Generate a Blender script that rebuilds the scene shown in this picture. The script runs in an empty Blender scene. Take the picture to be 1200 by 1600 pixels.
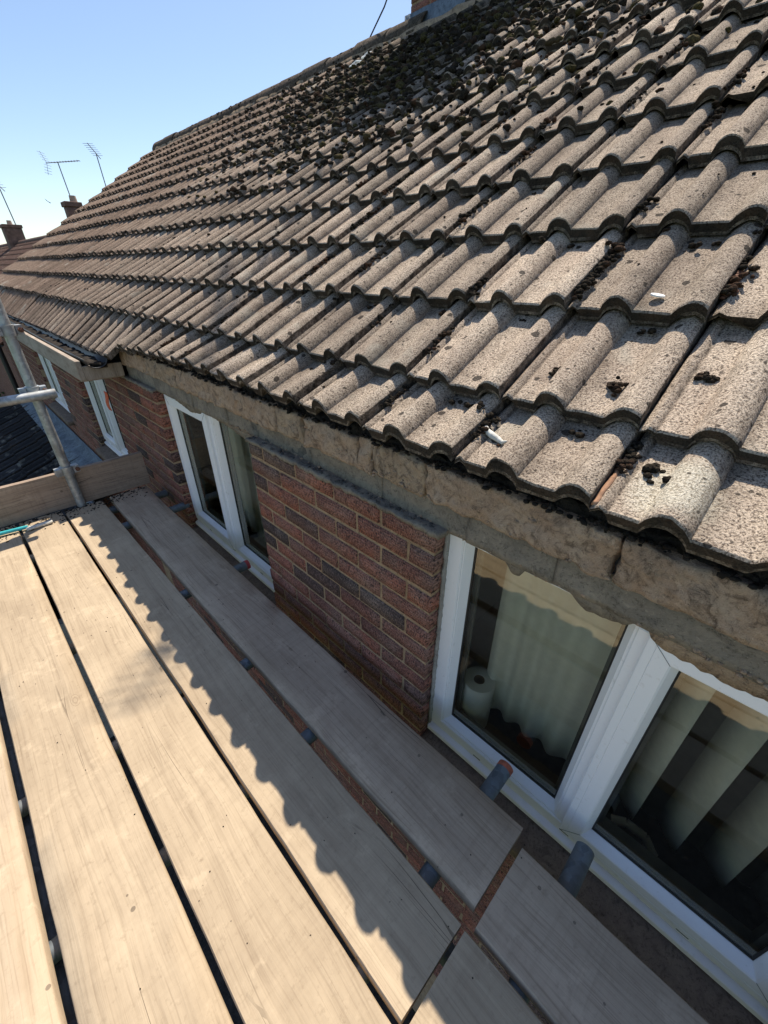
import bpy, bmesh, math, random
import numpy as np
from mathutils import Vector, Matrix, noise
random.seed(7); rng = np.random.default_rng(7)
scene = bpy.context.scene
COL = scene.collection

# ------------------------------------------------------------------ camera
F, PITCH, YAW, ROLL = 644.75, 0.535094, 0.788078, 0.0038657
fw = Vector((math.sin(YAW)*math.cos(PITCH), math.cos(YAW)*math.cos(PITCH), -math.sin(PITCH)))
rt = Vector((math.cos(YAW), -math.sin(YAW), 0)); up = rt.cross(fw)
cr, sr = math.cos(ROLL), math.sin(ROLL)
R0 = rt*cr + up*sr; U0 = up*cr - rt*sr
cam_d = bpy.data.cameras.new('camera'); cam = bpy.data.objects.new('camera', cam_d); COL.objects.link(cam)
m = Matrix.Identity(4)
for i in range(3):
    m[i][0] = R0[i]; m[i][1] = U0[i]; m[i][2] = -fw[i]
m[0][3], m[1][3], m[2][3] = 0, 0, 1.30
cam.matrix_world = m
cam_d.sensor_fit = 'VERTICAL'; cam_d.sensor_height = 36; cam_d.lens = F/1600*36
cam_d.clip_start = 0.02; cam_d.clip_end = 3000
scene.camera = cam

# ------------------------------------------------------------------ light
SUN = Vector((0.52, 0.263, 1.0)).normalized()
elev = math.asin(SUN.z)
world = bpy.data.worlds.new('World'); scene.world = world; world.use_nodes = True
wn = world.node_tree; wn.nodes.clear()
sky = wn.nodes.new('ShaderNodeTexSky'); sky.sky_type = 'NISHITA'; sky.sun_disc = False
sky.sun_elevation = elev; sky.sun_rotation = math.atan2(SUN.x, SUN.y)
sky.air_density = 0.9; sky.dust_density = 0.5; sky.ozone_density = 0.9
bg = wn.nodes.new('ShaderNodeBackground'); bg.inputs['Strength'].default_value = 0.125
wo = wn.nodes.new('ShaderNodeOutputWorld')
wn.links.new(sky.outputs[0], bg.inputs['Color']); wn.links.new(bg.outputs[0], wo.inputs['Surface'])
sun_d = bpy.data.lights.new('sun', 'SUN'); sun_d.energy = 4.7; sun_d.angle = math.radians(0.53)
sun_d.color = (1.0, 0.91, 0.77)
sun = bpy.data.objects.new('sun', sun_d); COL.objects.link(sun)
sun.rotation_euler = SUN.to_track_quat('Z', 'Y').to_euler(); sun.location = (6, 4, 12)
vs = scene.view_settings
vs.view_transform = 'Standard'; vs.look = 'None'; vs.gamma = 1; vs.use_curve_mapping = False
vs.exposure = 0.50
scene.render.engine = 'CYCLES'
scene.cycles.max_bounces = 6; scene.cycles.diffuse_bounces = 3; scene.cycles.glossy_bounces = 3
scene.cycles.transparent_max_bounces = 8

# ------------------------------------------------------------------ materials
class NT:
    def __init__(s, name):
        s.m = bpy.data.materials.new(name); s.m.use_nodes = True; s.t = s.m.node_tree; s.t.nodes.clear()
        s.out = s.n('ShaderNodeOutputMaterial'); s.b = s.n('ShaderNodeBsdfPrincipled')
        s.l(s.b.outputs[0], s.out.inputs[0])
    def n(s, k, **kw):
        x = s.t.nodes.new(k)
        for a, v in kw.items(): setattr(x, a, v)
        return x
    def l(s, a, b): s.t.links.new(a, b)
    def pos(s, scale=(1, 1, 1), obj=False, rand=False, rot=(0, 0, 0)):
        src = s.n('ShaderNodeTexCoord').outputs['Object'] if obj else s.n('ShaderNodeNewGeometry').outputs['Position']
        mp = s.n('ShaderNodeMapping'); mp.inputs['Scale'].default_value = scale; mp.inputs['Rotation'].default_value = rot
        if rand:
            oi = s.n('ShaderNodeObjectInfo'); vm = s.n('ShaderNodeVectorMath', operation='SCALE')
            cb = s.n('ShaderNodeCombineXYZ')
            for i in range(3): s.l(oi.outputs['Random'], cb.inputs[i])
            s.l(cb.outputs[0], vm.inputs[0]); vm.inputs['Scale'].default_value = 37.0
            va = s.n('ShaderNodeVectorMath', operation='ADD'); s.l(src, va.inputs[0]); s.l(vm.outputs[0], va.inputs[1]); src = va.outputs[0]
        s.l(src, mp.inputs[0]); return mp.outputs[0]
    def noise(s, vec, scale, detail=3, rough=0.55, dist=0):
        x = s.n('ShaderNodeTexNoise'); x.inputs['Scale'].default_value = scale; x.inputs['Detail'].default_value = detail
        x.inputs['Roughness'].default_value = rough; x.inputs['Distortion'].default_value = dist
        s.l(vec, x.inputs['Vector']); return x.outputs[0]
    def ramp(s, fac, stops):
        x = s.n('ShaderNodeValToRGB'); e = x.color_ramp.elements
        while len(e) < len(stops): e.new(0.5)
        for el, (p, c) in zip(e, stops):
            el.position = p; el.color = (c if len(c) == 4 else (*c, 1)) if isinstance(c, tuple) else (c, c, c, 1)
        s.l(fac, x.inputs[0]); return x.outputs[0]
    def mix(s, fac, a, b, mode='MIX'):
        x = s.n('ShaderNodeMix', data_type='RGBA', blend_type=mode)
        for inp, v in ((x.inputs[0], fac), (x.inputs[6], a), (x.inputs[7], b)):
            if isinstance(v, (int, float)): inp.default_value = v
            elif isinstance(v, tuple): inp.default_value = (*v, 1) if len(v) == 3 else v
            else: s.l(v, inp)
        return x.outputs[2]
    def math(s, op, a, b=0.0, c=None):
        x = s.n('ShaderNodeMath', operation=op)
        for inp, v in zip(x.inputs, (a, b, c)):
            if v is None: continue
            if isinstance(v, (int, float)): inp.default_value = v
            else: s.l(v, inp)
        return x.outputs[0]
    def bump(s, h, strength, dist, prev=None):
        x = s.n('ShaderNodeBump'); x.inputs['Strength'].default_value = strength; x.inputs['Distance'].default_value = dist
        s.l(h, x.inputs['Height'])
        if prev is not None: s.l(prev, x.inputs['Normal'])
        return x.outputs[0]
    def fin(s, col=None, rough=0.8, nrm=None, metal=0, spec=0.5):
        if col is not None:
            if isinstance(col, tuple): s.b.inputs['Base Color'].default_value = (*col, 1)
            else: s.l(col, s.b.inputs['Base Color'])
        if isinstance(rough, (int, float)): s.b.inputs['Roughness'].default_value = rough
        else: s.l(rough, s.b.inputs['Roughness'])
        s.b.inputs['Metallic'].default_value = metal; s.b.inputs['Specular IOR Level'].default_value = spec
        if nrm is not None: s.l(nrm, s.b.inputs['Normal'])
        return s.m

def simple(name, col, rough=0.6, metal=0, var=0.15, scale=20, bump=0.0, spec=0.5):
    t = NT(name); p = t.pos(); nz = t.noise(p, scale, 4)
    c = t.mix(t.ramp(nz, [(0.3, 0.0), (0.7, 1.0)]), tuple(x*(1-var) for x in col), tuple(min(1, x*(1+var)) for x in col))
    nr = t.bump(nz, 0.5, bump) if bump else None
    return t.fin(c, rough, nr, metal, spec)

def tile_material(name, light, dark, brown, moss=1.0):
    t = NT(name); p = t.pos()
    gr = t.noise(p, 240, 3, 0.8); gr2 = t.noise(p, 120, 2, 0.6)
    c = t.mix(t.ramp(gr, [(0.38, 0.0), (0.45, 0.45), (0.56, 1.0)]), dark, light)
    c = t.mix(t.ramp(gr2, [(0.58, 0.0), (0.70, 0.5)]), c, tuple(min(0.9, x*1.25) for x in light))
    big = t.noise(p, 3.5, 4, 0.6); med = t.noise(p, 17, 4, 0.65)
    c = t.mix(t.ramp(big, [(0.35, 0.0), (0.7, 0.35)]), c, brown)
    c = t.mix(t.ramp(med, [(0.5, 0.0), (0.75, 0.45)]), c, tuple(x*0.55 for x in dark))
    # the roof weathers browner towards the verge and the ridge
    sx = t.n('ShaderNodeSeparateXYZ'); t.l(p, sx.inputs[0])
    wy = t.n('ShaderNodeMapRange'); wy.inputs[1].default_value = 0.8; wy.inputs[2].default_value = 6.0; wy.inputs[4].default_value = 0.95; t.l(sx.outputs[1], wy.inputs[0])
    c = t.mix(wy.outputs[0], c, t.mix(0.5, t.mix(1.0, brown, c, 'MULTIPLY'), t.mix(0.45, brown, c)))
    # pale lichen
    li = t.noise(p, 5.2, 3, 0.6, 0.4)
    c = t.mix(t.ramp(li, [(0.60, 0.0), (0.70, 0.6)]), c, t.mix(0.4, (0.62, 0.58, 0.48), c))
    # black crust spots, each with a shape of its own
    vo = t.n('ShaderNodeTexVoronoi'); vo.inputs['Scale'].default_value = 24
    wv = t.n('ShaderNodeVectorMath', operation='ADD'); nzc = t.n('ShaderNodeTexNoise'); nzc.inputs['Scale'].default_value = 40
    t.l(p, nzc.inputs['Vector']); sc = t.n('ShaderNodeVectorMath', operation='SCALE'); sc.inputs['Scale'].default_value = 0.012
    t.l(nzc.outputs[1], sc.inputs[0]); t.l(p, wv.inputs[0]); t.l(sc.outputs[0], wv.inputs[1]); t.l(wv.outputs[0], vo.inputs['Vector'])
    cs = t.n('ShaderNodeSeparateColor'); t.l(vo.outputs['Color'], cs.inputs[0])
    rad = t.math('MULTIPLY', t.math('POWER', cs.outputs[0], 3.0), 0.27)
    spot = t.math('MULTIPLY', t.math('LESS_THAN', vo.outputs['Distance'], rad), moss)
    c = t.mix(t.math('MULTIPLY', spot, 0.85), c, (0.035, 0.03, 0.027))
    # one old lichen ring on an eaves tile, and the damp film of moss in the lee of the chimney
    def near(pt, r, soft):
        vm = t.n('ShaderNodeVectorMath', operation='DISTANCE'); t.l(p, vm.inputs[0]); vm.inputs[1].default_value = pt
        d = t.math('ADD', vm.outputs['Value'], t.math('MULTIPLY', t.math('SUBTRACT', t.noise(p, 9 if r < 0.5 else 2.5, 4, 0.65), 0.5), r*0.9))
        q = t.n('ShaderNodeMapRange'); q.inputs[1].default_value = r; q.inputs[2].default_value = r-soft; t.l(d, q.inputs[0]); return q.outputs[0]
    if moss == 1.0:
        c = t.mix(t.math('MULTIPLY', near((0.775, 0.09, 0.975), 0.085, 0.04), 0.75), c, t.mix(t.ramp(gr, [(0.4, 0.0), (0.55, 1.0)]), (0.40, 0.34, 0.25), (0.86, 0.80, 0.66)))
        film = t.math('MULTIPLY', near((3.3, 3.05, 2.75), 1.35, 0.7), t.ramp(med, [(0.32, 0.35), (0.55, 1.0)]))
        c = t.mix(t.math('MULTIPLY', film, 0.93), c, t.mix(t.ramp(t.noise(p, 30, 3), [(0.45, 0.0), (0.65, 1.0)]), (0.035, 0.032, 0.025), (0.12, 0.10, 0.06)))
    # mesh attribute: channel grime, and shade painted onto the tail face
    at = t.n('ShaderNodeAttribute', attribute_name='dirt_shade')
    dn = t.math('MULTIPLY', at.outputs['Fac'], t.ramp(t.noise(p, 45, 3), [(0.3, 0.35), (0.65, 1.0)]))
    dn = t.math('MAXIMUM', dn, t.math('MULTIPLY', t.math('GREATER_THAN', at.outputs['Fac'], 0.93), 0.92))  # full value holds the tail face near-black, standing for its shade
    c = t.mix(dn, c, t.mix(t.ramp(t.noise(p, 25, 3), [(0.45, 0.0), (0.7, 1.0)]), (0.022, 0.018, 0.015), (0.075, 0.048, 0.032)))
    # open pores between the grains
    v4 = t.n('ShaderNodeTexVoronoi'); v4.inputs['Scale'].default_value = 75; t.l(wv.outputs[0], v4.inputs['Vector'])
    c4 = t.n('ShaderNodeSeparateColor'); t.l(v4.outputs['Color'], c4.inputs[0])
    pore = t.math('LESS_THAN', v4.outputs['Distance'], t.math('MULTIPLY', t.math('POWER', c4.outputs[0], 3.0), 0.32))
    c = t.mix(t.math('MULTIPLY', pore, 0.75), c, (0.04, 0.033, 0.028))
    c = t.mix(t.ramp(t.noise(p, 1.9, 5, 0.7), [(0.55, 0.0), (0.68, 0.4)]), c, t.mix(0.5, c, (0.10, 0.075, 0.06)))
    oi = t.n('ShaderNodeObjectInfo')
    hv = t.n('ShaderNodeHueSaturation'); t.l(c, hv.inputs['Color'])
    mr = t.n('ShaderNodeMapRange'); mr.inputs[3].default_value = 0.72; mr.inputs[4].default_value = 1.16; t.l(oi.outputs['Random'], mr.inputs[0]); t.l(mr.outputs[0], hv.inputs['Value'])
    n1 = t.bump(gr, 1.0, 0.0055); n1 = t.bump(pore, -0.6, 0.002, n1); n1 = t.bump(gr2, 0.35, 0.003, n1); n1 = t.bump(spot, 0.6, 0.003, n1)
    return t.fin(hv.outputs[0], 0.95, n1, 0, 0.15)
M = {}
M['tile'] = tile_material('concrete_tile', (0.74, 0.61, 0.48), (0.10, 0.076, 0.058), (0.28, 0.19, 0.145))
M['tile_dark'] = tile_material('charcoal_tile', (0.12, 0.12, 0.13), (0.05, 0.05, 0.055), (0.07, 0.07, 0.075), 0.3)
M['tile_red'] = tile_material('red_brown_tile', (0.27, 0.17, 0.14), (0.13, 0.085, 0.07), (0.2, 0.13, 0.105), 0.3)
M['tile_broken'] = simple('tile_broken_edge', (0.36, 0.20, 0.12), 0.95, 0, 0.5, 60, 0.003)

def wood_material(name, base, pale, dark, grain=1.0):
    t = NT(name); p = t.pos((1, 1, 1), True, True)
    def st(x, y, z=3.0): 
        mp = t.n('ShaderNodeMapping'); mp.inputs['Scale'].default_value = (x, y, z); t.l(p, mp.inputs[0]); return mp.outputs[0]
    # long flowing grain, bent round a few knots
    warp = t.n('ShaderNodeTexNoise'); warp.inputs['Scale'].default_value = 1.0; warp.inputs['Detail'].default_value = 2; t.l(st(5, 1.2), warp.inputs['Vector'])
    ws = t.n('ShaderNodeVectorMath', operation='SCALE'); ws.inputs['Scale'].default_value = 0.07; t.l(warp.outputs[1], ws.inputs[0])
    wa = t.n('ShaderNodeVectorMath', operation='ADD'); t.l(p, wa.inputs[0]); t.l(ws.outputs[0], wa.inputs[1])
    mp = t.n('ShaderNodeMapping'); mp.inputs['Scale'].default_value = (55, 1.6, 8); t.l(wa.outputs[0], mp.inputs[0])
    g1 = t.noise(mp.outputs[0], 1.0, 5, 0.62)
    mp2 = t.n('ShaderNodeMapping'); mp2.inputs['Scale'].default_value = (260, 5, 30); t.l(wa.outputs[0], mp2.inputs[0])
    g2 = t.noise(mp2.outputs[0], 1.0, 3, 0.6)
    blot = t.noise(st(4, 1.6), 1.0, 4, 0.6); fine = t.noise(p, 130, 3, 0.6)
    c = t.mix(t.ramp(g1, [(0.28, 0.0), (0.70, 1.0)]), base, pale)
    c = t.mix(t.ramp(g1, [(0.30, 0.30*grain), (0.42, 0.0)]), c, dark)
    c = t.mix(t.ramp(g2, [(0.33, 0.34*grain), (0.48, 0.0)]), c, dark)
    c = t.mix(t.ramp(blot, [(0.36, 0.0), (0.68, 0.55)]), c, t.mix(0.55, c, dark))
    saw = t.noise(st(1.5, 70), 1.0, 3, 0.6); c = t.mix(t.ramp(saw, [(0.52, 0.0), (0.75, 0.14*grain)]), c, dark)
    c = t.mix(t.ramp(t.noise(st(2.5, 3.5), 1.3, 5, 0.65), [(0.5, 0.0), (0.7, 0.4)]), c, tuple(min(1, x*1.12) for x in pale))
    # knots
    vo = t.n('ShaderNodeTexVoronoi'); vo.inputs['Scale'].default_value = 1.0; t.l(st(7, 3.2, 0.01), vo.inputs['Vector'])
    cs = t.n('ShaderNodeSeparateColor'); t.l(vo.outputs['Color'], cs.inputs[0])
    sel = t.math('GREATER_THAN', cs.outputs[1], 0.5)
    ring = t.ramp(t.math('FRACT', t.math('MULTIPLY', vo.outputs['Distance'], 22)), [(0.2, 1.0), (0.6, 0.0)])
    kn = t.math('MULTIPLY', t.math('MULTIPLY', t.math('LESS_THAN', vo.outputs['Distance'], 0.10), sel), ring)
    c = t.mix(t.math('MULTIPLY', kn, 0.5), c, dark)
    # drying cracks
    mp3 = t.n('ShaderNodeMapping'); mp3.inputs['Scale'].default_value = (42, 1.7, 1); t.l(wa.outputs[0], mp3.inputs[0])
    v2 = t.n('ShaderNodeTexVoronoi', feature='DISTANCE_TO_EDGE'); v2.inputs['Scale'].default_value = 1.0; t.l(mp3.outputs[0], v2.inputs['Vector'])
    msk = t.ramp(t.noise(st(14, 1.1), 1.0, 2), [(0.62, 0.0), (0.68, 1.0)])
    crk = t.math('MULTIPLY', t.math('LESS_THAN', v2.outputs['Distance'], 0.02), msk)
    c = t.mix(t.math('MULTIPLY', crk, 0.75), c, tuple(x*0.25 for x in dark))
    # splashes and worn pale patches
    c = t.mix(t.ramp(t.noise(p, 9, 5, 0.7), [(0.57, 0.0), (0.66, 0.4)]), c, tuple(min(1, x*1.18) for x in pale))
    c = t.mix(t.ramp(t.noise(p, 55, 4, 0.7), [(0.30, 0.3), (0.42, 0.0)]), c, dark)
    c = t.mix(t.ramp(t.noise(st(3.2, 1.3), 1.7, 6, 0.7), [(0.50, 0.0), (0.66, 0.42)]), c, t.mix(0.6, c, dark))
    c = t.mix(t.ramp(t.noise(p, 38, 5, 0.75), [(0.60, 0.0), (0.70, 0.30)]), c, dark)
    # specks of dirt
    v3 = t.n('ShaderNodeTexVoronoi'); v3.inputs['Scale'].default_value = 26; t.l(p, v3.inputs['Vector'])
    c3 = t.n('ShaderNodeSeparateColor'); t.l(v3.outputs['Color'], c3.inputs[0])
    sp = t.math('LESS_THAN', v3.outputs['Distance'], t.math('MULTIPLY', t.math('POWER', c3.outputs[0], 14.0), 0.2))
    c = t.mix(t.math('MULTIPLY', sp, 0.6), c, (0.08, 0.06, 0.045))
    n = t.bump(g1, 0.4, 0.003); n = t.bump(saw, 0.2, 0.002, n); n = t.bump(g2, 0.35, 0.0012, n); n = t.bump(crk, -0.8, 0.004, n); n = t.bump(fine, 0.25, 0.0008, n)
    return t.fin(c, 0.85, n, 0, 0.25)
M['wood'] = wood_material('scaffold_board_wood', (0.43, 0.335, 0.23), (0.53, 0.42, 0.29), (0.22, 0.16, 0.105))
M['wood_grey'] = wood_material('scaffold_board_grey', (0.45, 0.34, 0.245), (0.53, 0.41, 0.30), (0.21, 0.15, 0.10), 1.6)
M['wood_toe'] = wood_material('toe_board_wood', (0.31, 0.225, 0.165), (0.43, 0.33, 0.25), (0.12, 0.085, 0.065), 1.6)
M['wood_old'] = wood_material('weathered_fascia_wood', (0.36, 0.285, 0.22), (0.48, 0.40, 0.32), (0.16, 0.12, 0.09), 1.5)
M['pale_board'] = wood_material('pale_scaffold_board', (0.48, 0.37, 0.25), (0.56, 0.45, 0.32), (0.28, 0.20, 0.135), 1.2)

def brick_material():
    t = NT('rustic_red_brick'); p = t.pos(); po = t.pos((1, 1, 1), True, True)
    oi = t.n('ShaderNodeObjectInfo')
    c = t.ramp(oi.outputs['Random'], [(0.0, (0.50, 0.17, 0.10)), (0.2, (0.40, 0.155, 0.105)), (0.4, (0.28, 0.115, 0.08)), (0.6, (0.52, 0.18, 0.115)), (0.75, (0.36, 0.155, 0.11)), (0.86, (0.14, 0.085, 0.07)), (1.0, (0.075, 0.06, 0.055))])
    c = t.mix(t.ramp(t.noise(po, 14, 4, 0.6), [(0.4, 0.0), (0.75, 0.6)]), c, (0.12, 0.065, 0.058))
    c = t.mix(t.ramp(t.noise(p, 4.5, 5, 0.65), [(0.48, 0.0), (0.72, 0.55)]), c, (0.36, 0.27, 0.215))
    # the wire-dragged face: short upright ridges in wavy rows
    wrp = t.n('ShaderNodeTexNoise'); wrp.inputs['Scale'].default_value = 14; t.l(po, wrp.inputs['Vector'])
    wsc = t.n('ShaderNodeVectorMath', operation='SCALE'); wsc.inputs['Scale'].default_value = 0.03; t.l(wrp.outputs[1], wsc.inputs[0])
    wad = t.n('ShaderNodeVectorMath', operation='ADD'); t.l(po, wad.inputs[0]); t.l(wsc.outputs[0], wad.inputs[1])
    mp = t.n('ShaderNodeMapping'); mp.inputs['Scale'].default_value = (60, 330, 110); t.l(wad.outputs[0], mp.inputs[0])
    r1 = t.noise(mp.outputs[0], 1.0, 2, 0.55, 0.4)
    wv = t.n('ShaderNodeTexWave', wave_type='BANDS', bands_direction='Z'); wv.inputs['Scale'].default_value = 30; wv.inputs['Distortion'].default_value = 1.0; wv.inputs['Detail'].default_value = 2; wv.inputs['Detail Scale'].default_value = 3
    t.l(wad.outputs[0], wv.inputs['Vector'])
    c = t.mix(t.ramp(r1, [(0.38, 0.9), (0.51, 0.0)]), c, (0.04, 0.028, 0.026))
    c = t.mix(t.ramp(r1, [(0.54, 0.0), (0.68, 0.5)]), c, (0.42, 0.28, 0.23))
    c = t.mix(t.ramp(wv.outputs[1], [(0.0, 0.35), (0.45, 0.0)]), c, (0.06, 0.04, 0.035))
    n = t.bump(r1, 0.9, 0.005); n = t.bump(wv.outputs[1], 0.5, 0.003, n)
    return t.fin(c, 0.9, n, 0, 0.2)
M['brick'] = brick_material()

def rough_material(name, a, b, c3, scale=9, disp=0.01, dark=0.5):
    t = NT(name); p = t.pos(); n1 = t.noise(p, scale, 6, 0.7, 0.5); n2 = t.noise(p, scale*9, 5, 0.75, 0.3); n3 = t.noise(p, scale*2.3, 6, 0.75, 1.2); n4 = t.noise(p, scale*28, 3, 0.7)
    c = t.mix(t.ramp(n1, [(0.38, 0.0), (0.6, 1.0)]), a, b)
    c = t.mix(t.ramp(n3, [(0.5, 0.0), (0.64, dark)]), c, c3)
    c = t.mix(t.ramp(n3, [(0.28, 0.6), (0.42, 0.0)]), c, tuple(min(0.8, x*1.45) for x in b))
    c = t.mix(t.ramp(n2, [(0.34, 0.7), (0.46, 0.0)]), c, tuple(x*0.4 for x in a))
    c = t.mix(t.ramp(n4, [(0.62, 0.0), (0.72, 0.6)]), c, tuple(min(0.8, x*1.7) for x in b))
    # a few hairline cracks that follow the clods
    cr_ = t.ramp(t.noise(p, scale*1.7, 5, 0.6, 2.0), [(0.485, 0.0), (0.498, 1.0), (0.505, 1.0), (0.518, 0.0)])
    ck = t.math('MULTIPLY', cr_, t.ramp(n3, [(0.5, 0.0), (0.6, 1.0)]))
    c = t.mix(t.math('MULTIPLY', ck, 0.75), c, tuple(x*0.25 for x in a))
    n = t.bump(n1, 0.7, disp); n = t.bump(n3, 0.6, disp*0.6, n); n = t.bump(n2, 0.9, disp*0.35+0.0015, n); n = t.bump(n4, 0.6, 0.0015, n); n = t.bump(ck, -0.8, 0.005, n)
    return t.fin(c, 0.95, n, 0, 0.15)
M['mortar'] = rough_material('sandy_joint_mortar', (0.34, 0.225, 0.135), (0.44, 0.31, 0.195), (0.19, 0.13, 0.085), 14, 0.004)
M['tan'] = rough_material('tan_mortar_bed', (0.44, 0.30, 0.205), (0.52, 0.385, 0.28), (0.20, 0.14, 0.10), 10, 0.018, 0.9)
M['tan2'] = rough_material('tan_mortar_grey', (0.36, 0.255, 0.17), (0.46, 0.345, 0.245), (0.17, 0.125, 0.095), 9, 0.016, 0.85)
M['grey'] = rough_material('grey_concrete_block', (0.20, 0.175, 0.145), (0.29, 0.25, 0.20), (0.13, 0.11, 0.095), 11, 0.006, 0.5)
M['felt'] = rough_material('black_felt_debris', (0.018, 0.015, 0.013), (0.05, 0.042, 0.035), (0.10, 0.08, 0.065), 22, 0.012, 0.5)
M['darkmortar'] = rough_material('dark_wet_mortar', (0.09, 0.085, 0.08), (0.16, 0.145, 0.125), (0.05, 0.045, 0.04), 18, 0.004)
M['sooty'] = simple('sooty_old_brick', (0.17, 0.095, 0.072), 0.9, 0, 0.4, 6)
M['sill'] = rough_material('brown_painted_sill', (0.20, 0.145, 0.115), (0.24, 0.18, 0.14), (0.05, 0.04, 0.033), 13, 0.002, 0.4)
M['plinth'] = rough_material('render', (0.3, 0.28, 0.25), (0.36, 0.34, 0.3), (0.2, 0.18, 0.16), 3, 0.004)

def upvc():
    t = NT('white_upvc'); p = t.pos(); z = t.n('ShaderNodeSeparateXYZ'); t.l(p, z.inputs[0])
    dz = t.n('ShaderNodeMapRange'); dz.inputs[1].default_value = 0.12; dz.inputs[2].default_value = -0.2; t.l(z.outputs[2], dz.inputs[0])
    nz = t.noise(p, 12, 4)
    f = t.math('MULTIPLY', dz.outputs[0], t.ramp(nz, [(0.3, 0.25), (0.7, 0.6)]))
    c = t.mix(f, (0.88, 0.87, 0.87), (0.70, 0.61, 0.62))
    c = t.mix(t.ramp(t.noise(p, 60, 4), [(0.62, 0.0), (0.75, 0.3)]), c, (0.45, 0.40, 0.33))
    return t.fin(c, 0.32, None, 0, 0.5)
M['upvc'] = upvc()
M['gasket'] = simple('black_gasket', (0.015, 0.015, 0.016), 0.5)
M['spacer'] = simple('glazing_spacer', (0.16, 0.16, 0.16), 0.4, 0.4)
def glass():
    t = NT('window_glass'); t.t.nodes.remove(t.b)
    tr = t.n('ShaderNodeBsdfTransparent'); tr.inputs[0].default_value = (0.95, 0.97, 0.94, 1)
    gl = t.n('ShaderNodeBsdfGlossy'); gl.inputs['Roughness'].default_value = 0.004; gl.inputs[0].default_value = (1.0, 1.0, 0.88, 1)
    fr = t.n('ShaderNodeFresnel'); fr.inputs[0].default_value = 2.15
    mx = t.n('ShaderNodeMixShader'); t.l(fr.outputs[0], mx.inputs[0]); t.l(tr.outputs[0], mx.inputs[1]); t.l(gl.outputs[0], mx.inputs[2])
    t.l(mx.outputs[0], t.out.inputs[0]); return t.m
M['glass'] = glass()
def galv(name='galvanised_steel', col=(0.42, 0.44, 0.45), rough=0.42):
    t = NT(name); p = t.pos(); v = t.n('ShaderNodeTexVoronoi'); v.inputs['Scale'].default_value = 55; t.l(p, v.inputs['Vector'])
    cs = t.n('ShaderNodeSeparateColor'); t.l(v.outputs['Color'], cs.inputs[0]); nz = t.noise(p, 9, 5, 0.6)
    c = t.mix(cs.outputs[0], tuple(x*0.75 for x in col), tuple(x*1.15 for x in col))
    c = t.mix(t.ramp(nz, [(0.5, 0.0), (0.72, 0.6)]), c, (0.19, 0.16, 0.13))
    r = t.ramp(nz, [(0.3, rough), (0.7, rough+0.25)])
    return t.fin(c, r, t.bump(nz, 0.3, 0.001), 0.65, 0.5)
M['steel'] = galv(); M['steel_dark'] = galv('dull_steel_tube', (0.20, 0.23, 0.26), 0.55)
M['rust'] = simple('rusty_bolt', (0.16, 0.07, 0.04), 0.8, 0.2, 0.4, 80)
M['rag'] = simple('orange_cloth', (0.80, 0.16, 0.07), 0.9, 0, 0.2, 60)
M['orange'] = simple('faded_orange_paint', (0.48, 0.13, 0.07), 0.7, 0, 0.35, 60)
M['red'] = simple('red_paint', (0.45, 0.05, 0.05), 0.6, 0, 0.3, 60)
M['lead'] = rough_material('lead_flashing', (0.13, 0.155, 0.185), (0.21, 0.245, 0.285), (0.09, 0.10, 0.12), 5, 0.006, 0.4)
M['black_plastic'] = simple('black_gutter_plastic', (0.018, 0.018, 0.02), 0.45)
M['teal'] = simple('teal_plastic', (0.05, 0.42, 0.45), 0.4)
M['paper'] = simple('white_kitchen_paper', (0.93, 0.93, 0.92), 0.9, 0, 0.03, 30, 0.001)
M['cardboard'] = simple('cardboard_core', (0.30, 0.22, 0.15), 0.9)
M['blind'] = simple('off_white_blind_fabric', (0.85, 0.83, 0.70), 0.9, 0, 0.06, 40)
M['net'] = simple('pale_net_cloth', (0.85, 0.84, 0.74), 0.9, 0, 0.05, 30)
M['room'] = simple('room_paint', (0.7, 0.69, 0.58), 0.9, 0, 0.05)
M['darkwood'] = simple('dark_inner_sill', (0.06, 0.035, 0.025), 0.4, 0, 0.4, 30)
M['white'] = simple('white_paint_flake', (0.8, 0.8, 0.78), 0.6, 0, 0.1, 50)
M['bone'] = simple('pale_dried_scrap', (0.62, 0.60, 0.54), 0.8, 0, 0.25, 90, 0.002)
M['bird'] = simple('dark_feathers', (0.05, 0.05, 0.055), 0.8)
M['aerial'] = simple('grey_aerial_metal', (0.24, 0.24, 0.26), 0.5, 0.3)
M['terracotta'] = simple('clay_pot', (0.42, 0.30, 0.22), 0.8, 0, 0.2, 8)
M['grass'] = rough_material('lawn', (0.055, 0.10, 0.025), (0.10, 0.15, 0.04), (0.03, 0.05, 0.015), 2, 0.02)
M['gravel'] = rough_material('dark_ground', (0.045, 0.04, 0.035), (0.08, 0.07, 0.06), (0.03, 0.027, 0.023), 6, 0.02)
def leafm(name, a, b):
    t = NT(name); oi = t.noise(t.pos(), 1.4, 3); c = t.mix(t.ramp(oi, [(0.35, 0.0), (0.65, 1.0)]), a, b); return t.fin(c, 0.7, None, 0, 0.3)
M['leaf'] = leafm('leaves', (0.035, 0.06, 0.02), (0.08, 0.12, 0.035))
M['bark'] = simple('bark', (0.10, 0.075, 0.055), 0.9, 0, 0.4, 12, 0.01)
def mossm(name, a, b, c3):
    t = NT(name); p = t.pos(); n1 = t.noise(p, 160, 3, 0.7); n2 = t.noise(p, 11, 3)
    c = t.mix(t.ramp(n1, [(0.38, 0.0), (0.66, 1.0)]), a, b); c = t.mix(t.ramp(n2, [(0.52, 0.0), (0.66, 0.8)]), c, c3)
    return t.fin(c, 1.0, t.bump(n1, 1.0, 0.006), 0, 0.05)
M['moss'] = mossm('dried_dark_moss', (0.010, 0.008, 0.007), (0.055, 0.045, 0.033), (0.085, 0.045, 0.028))
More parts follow.
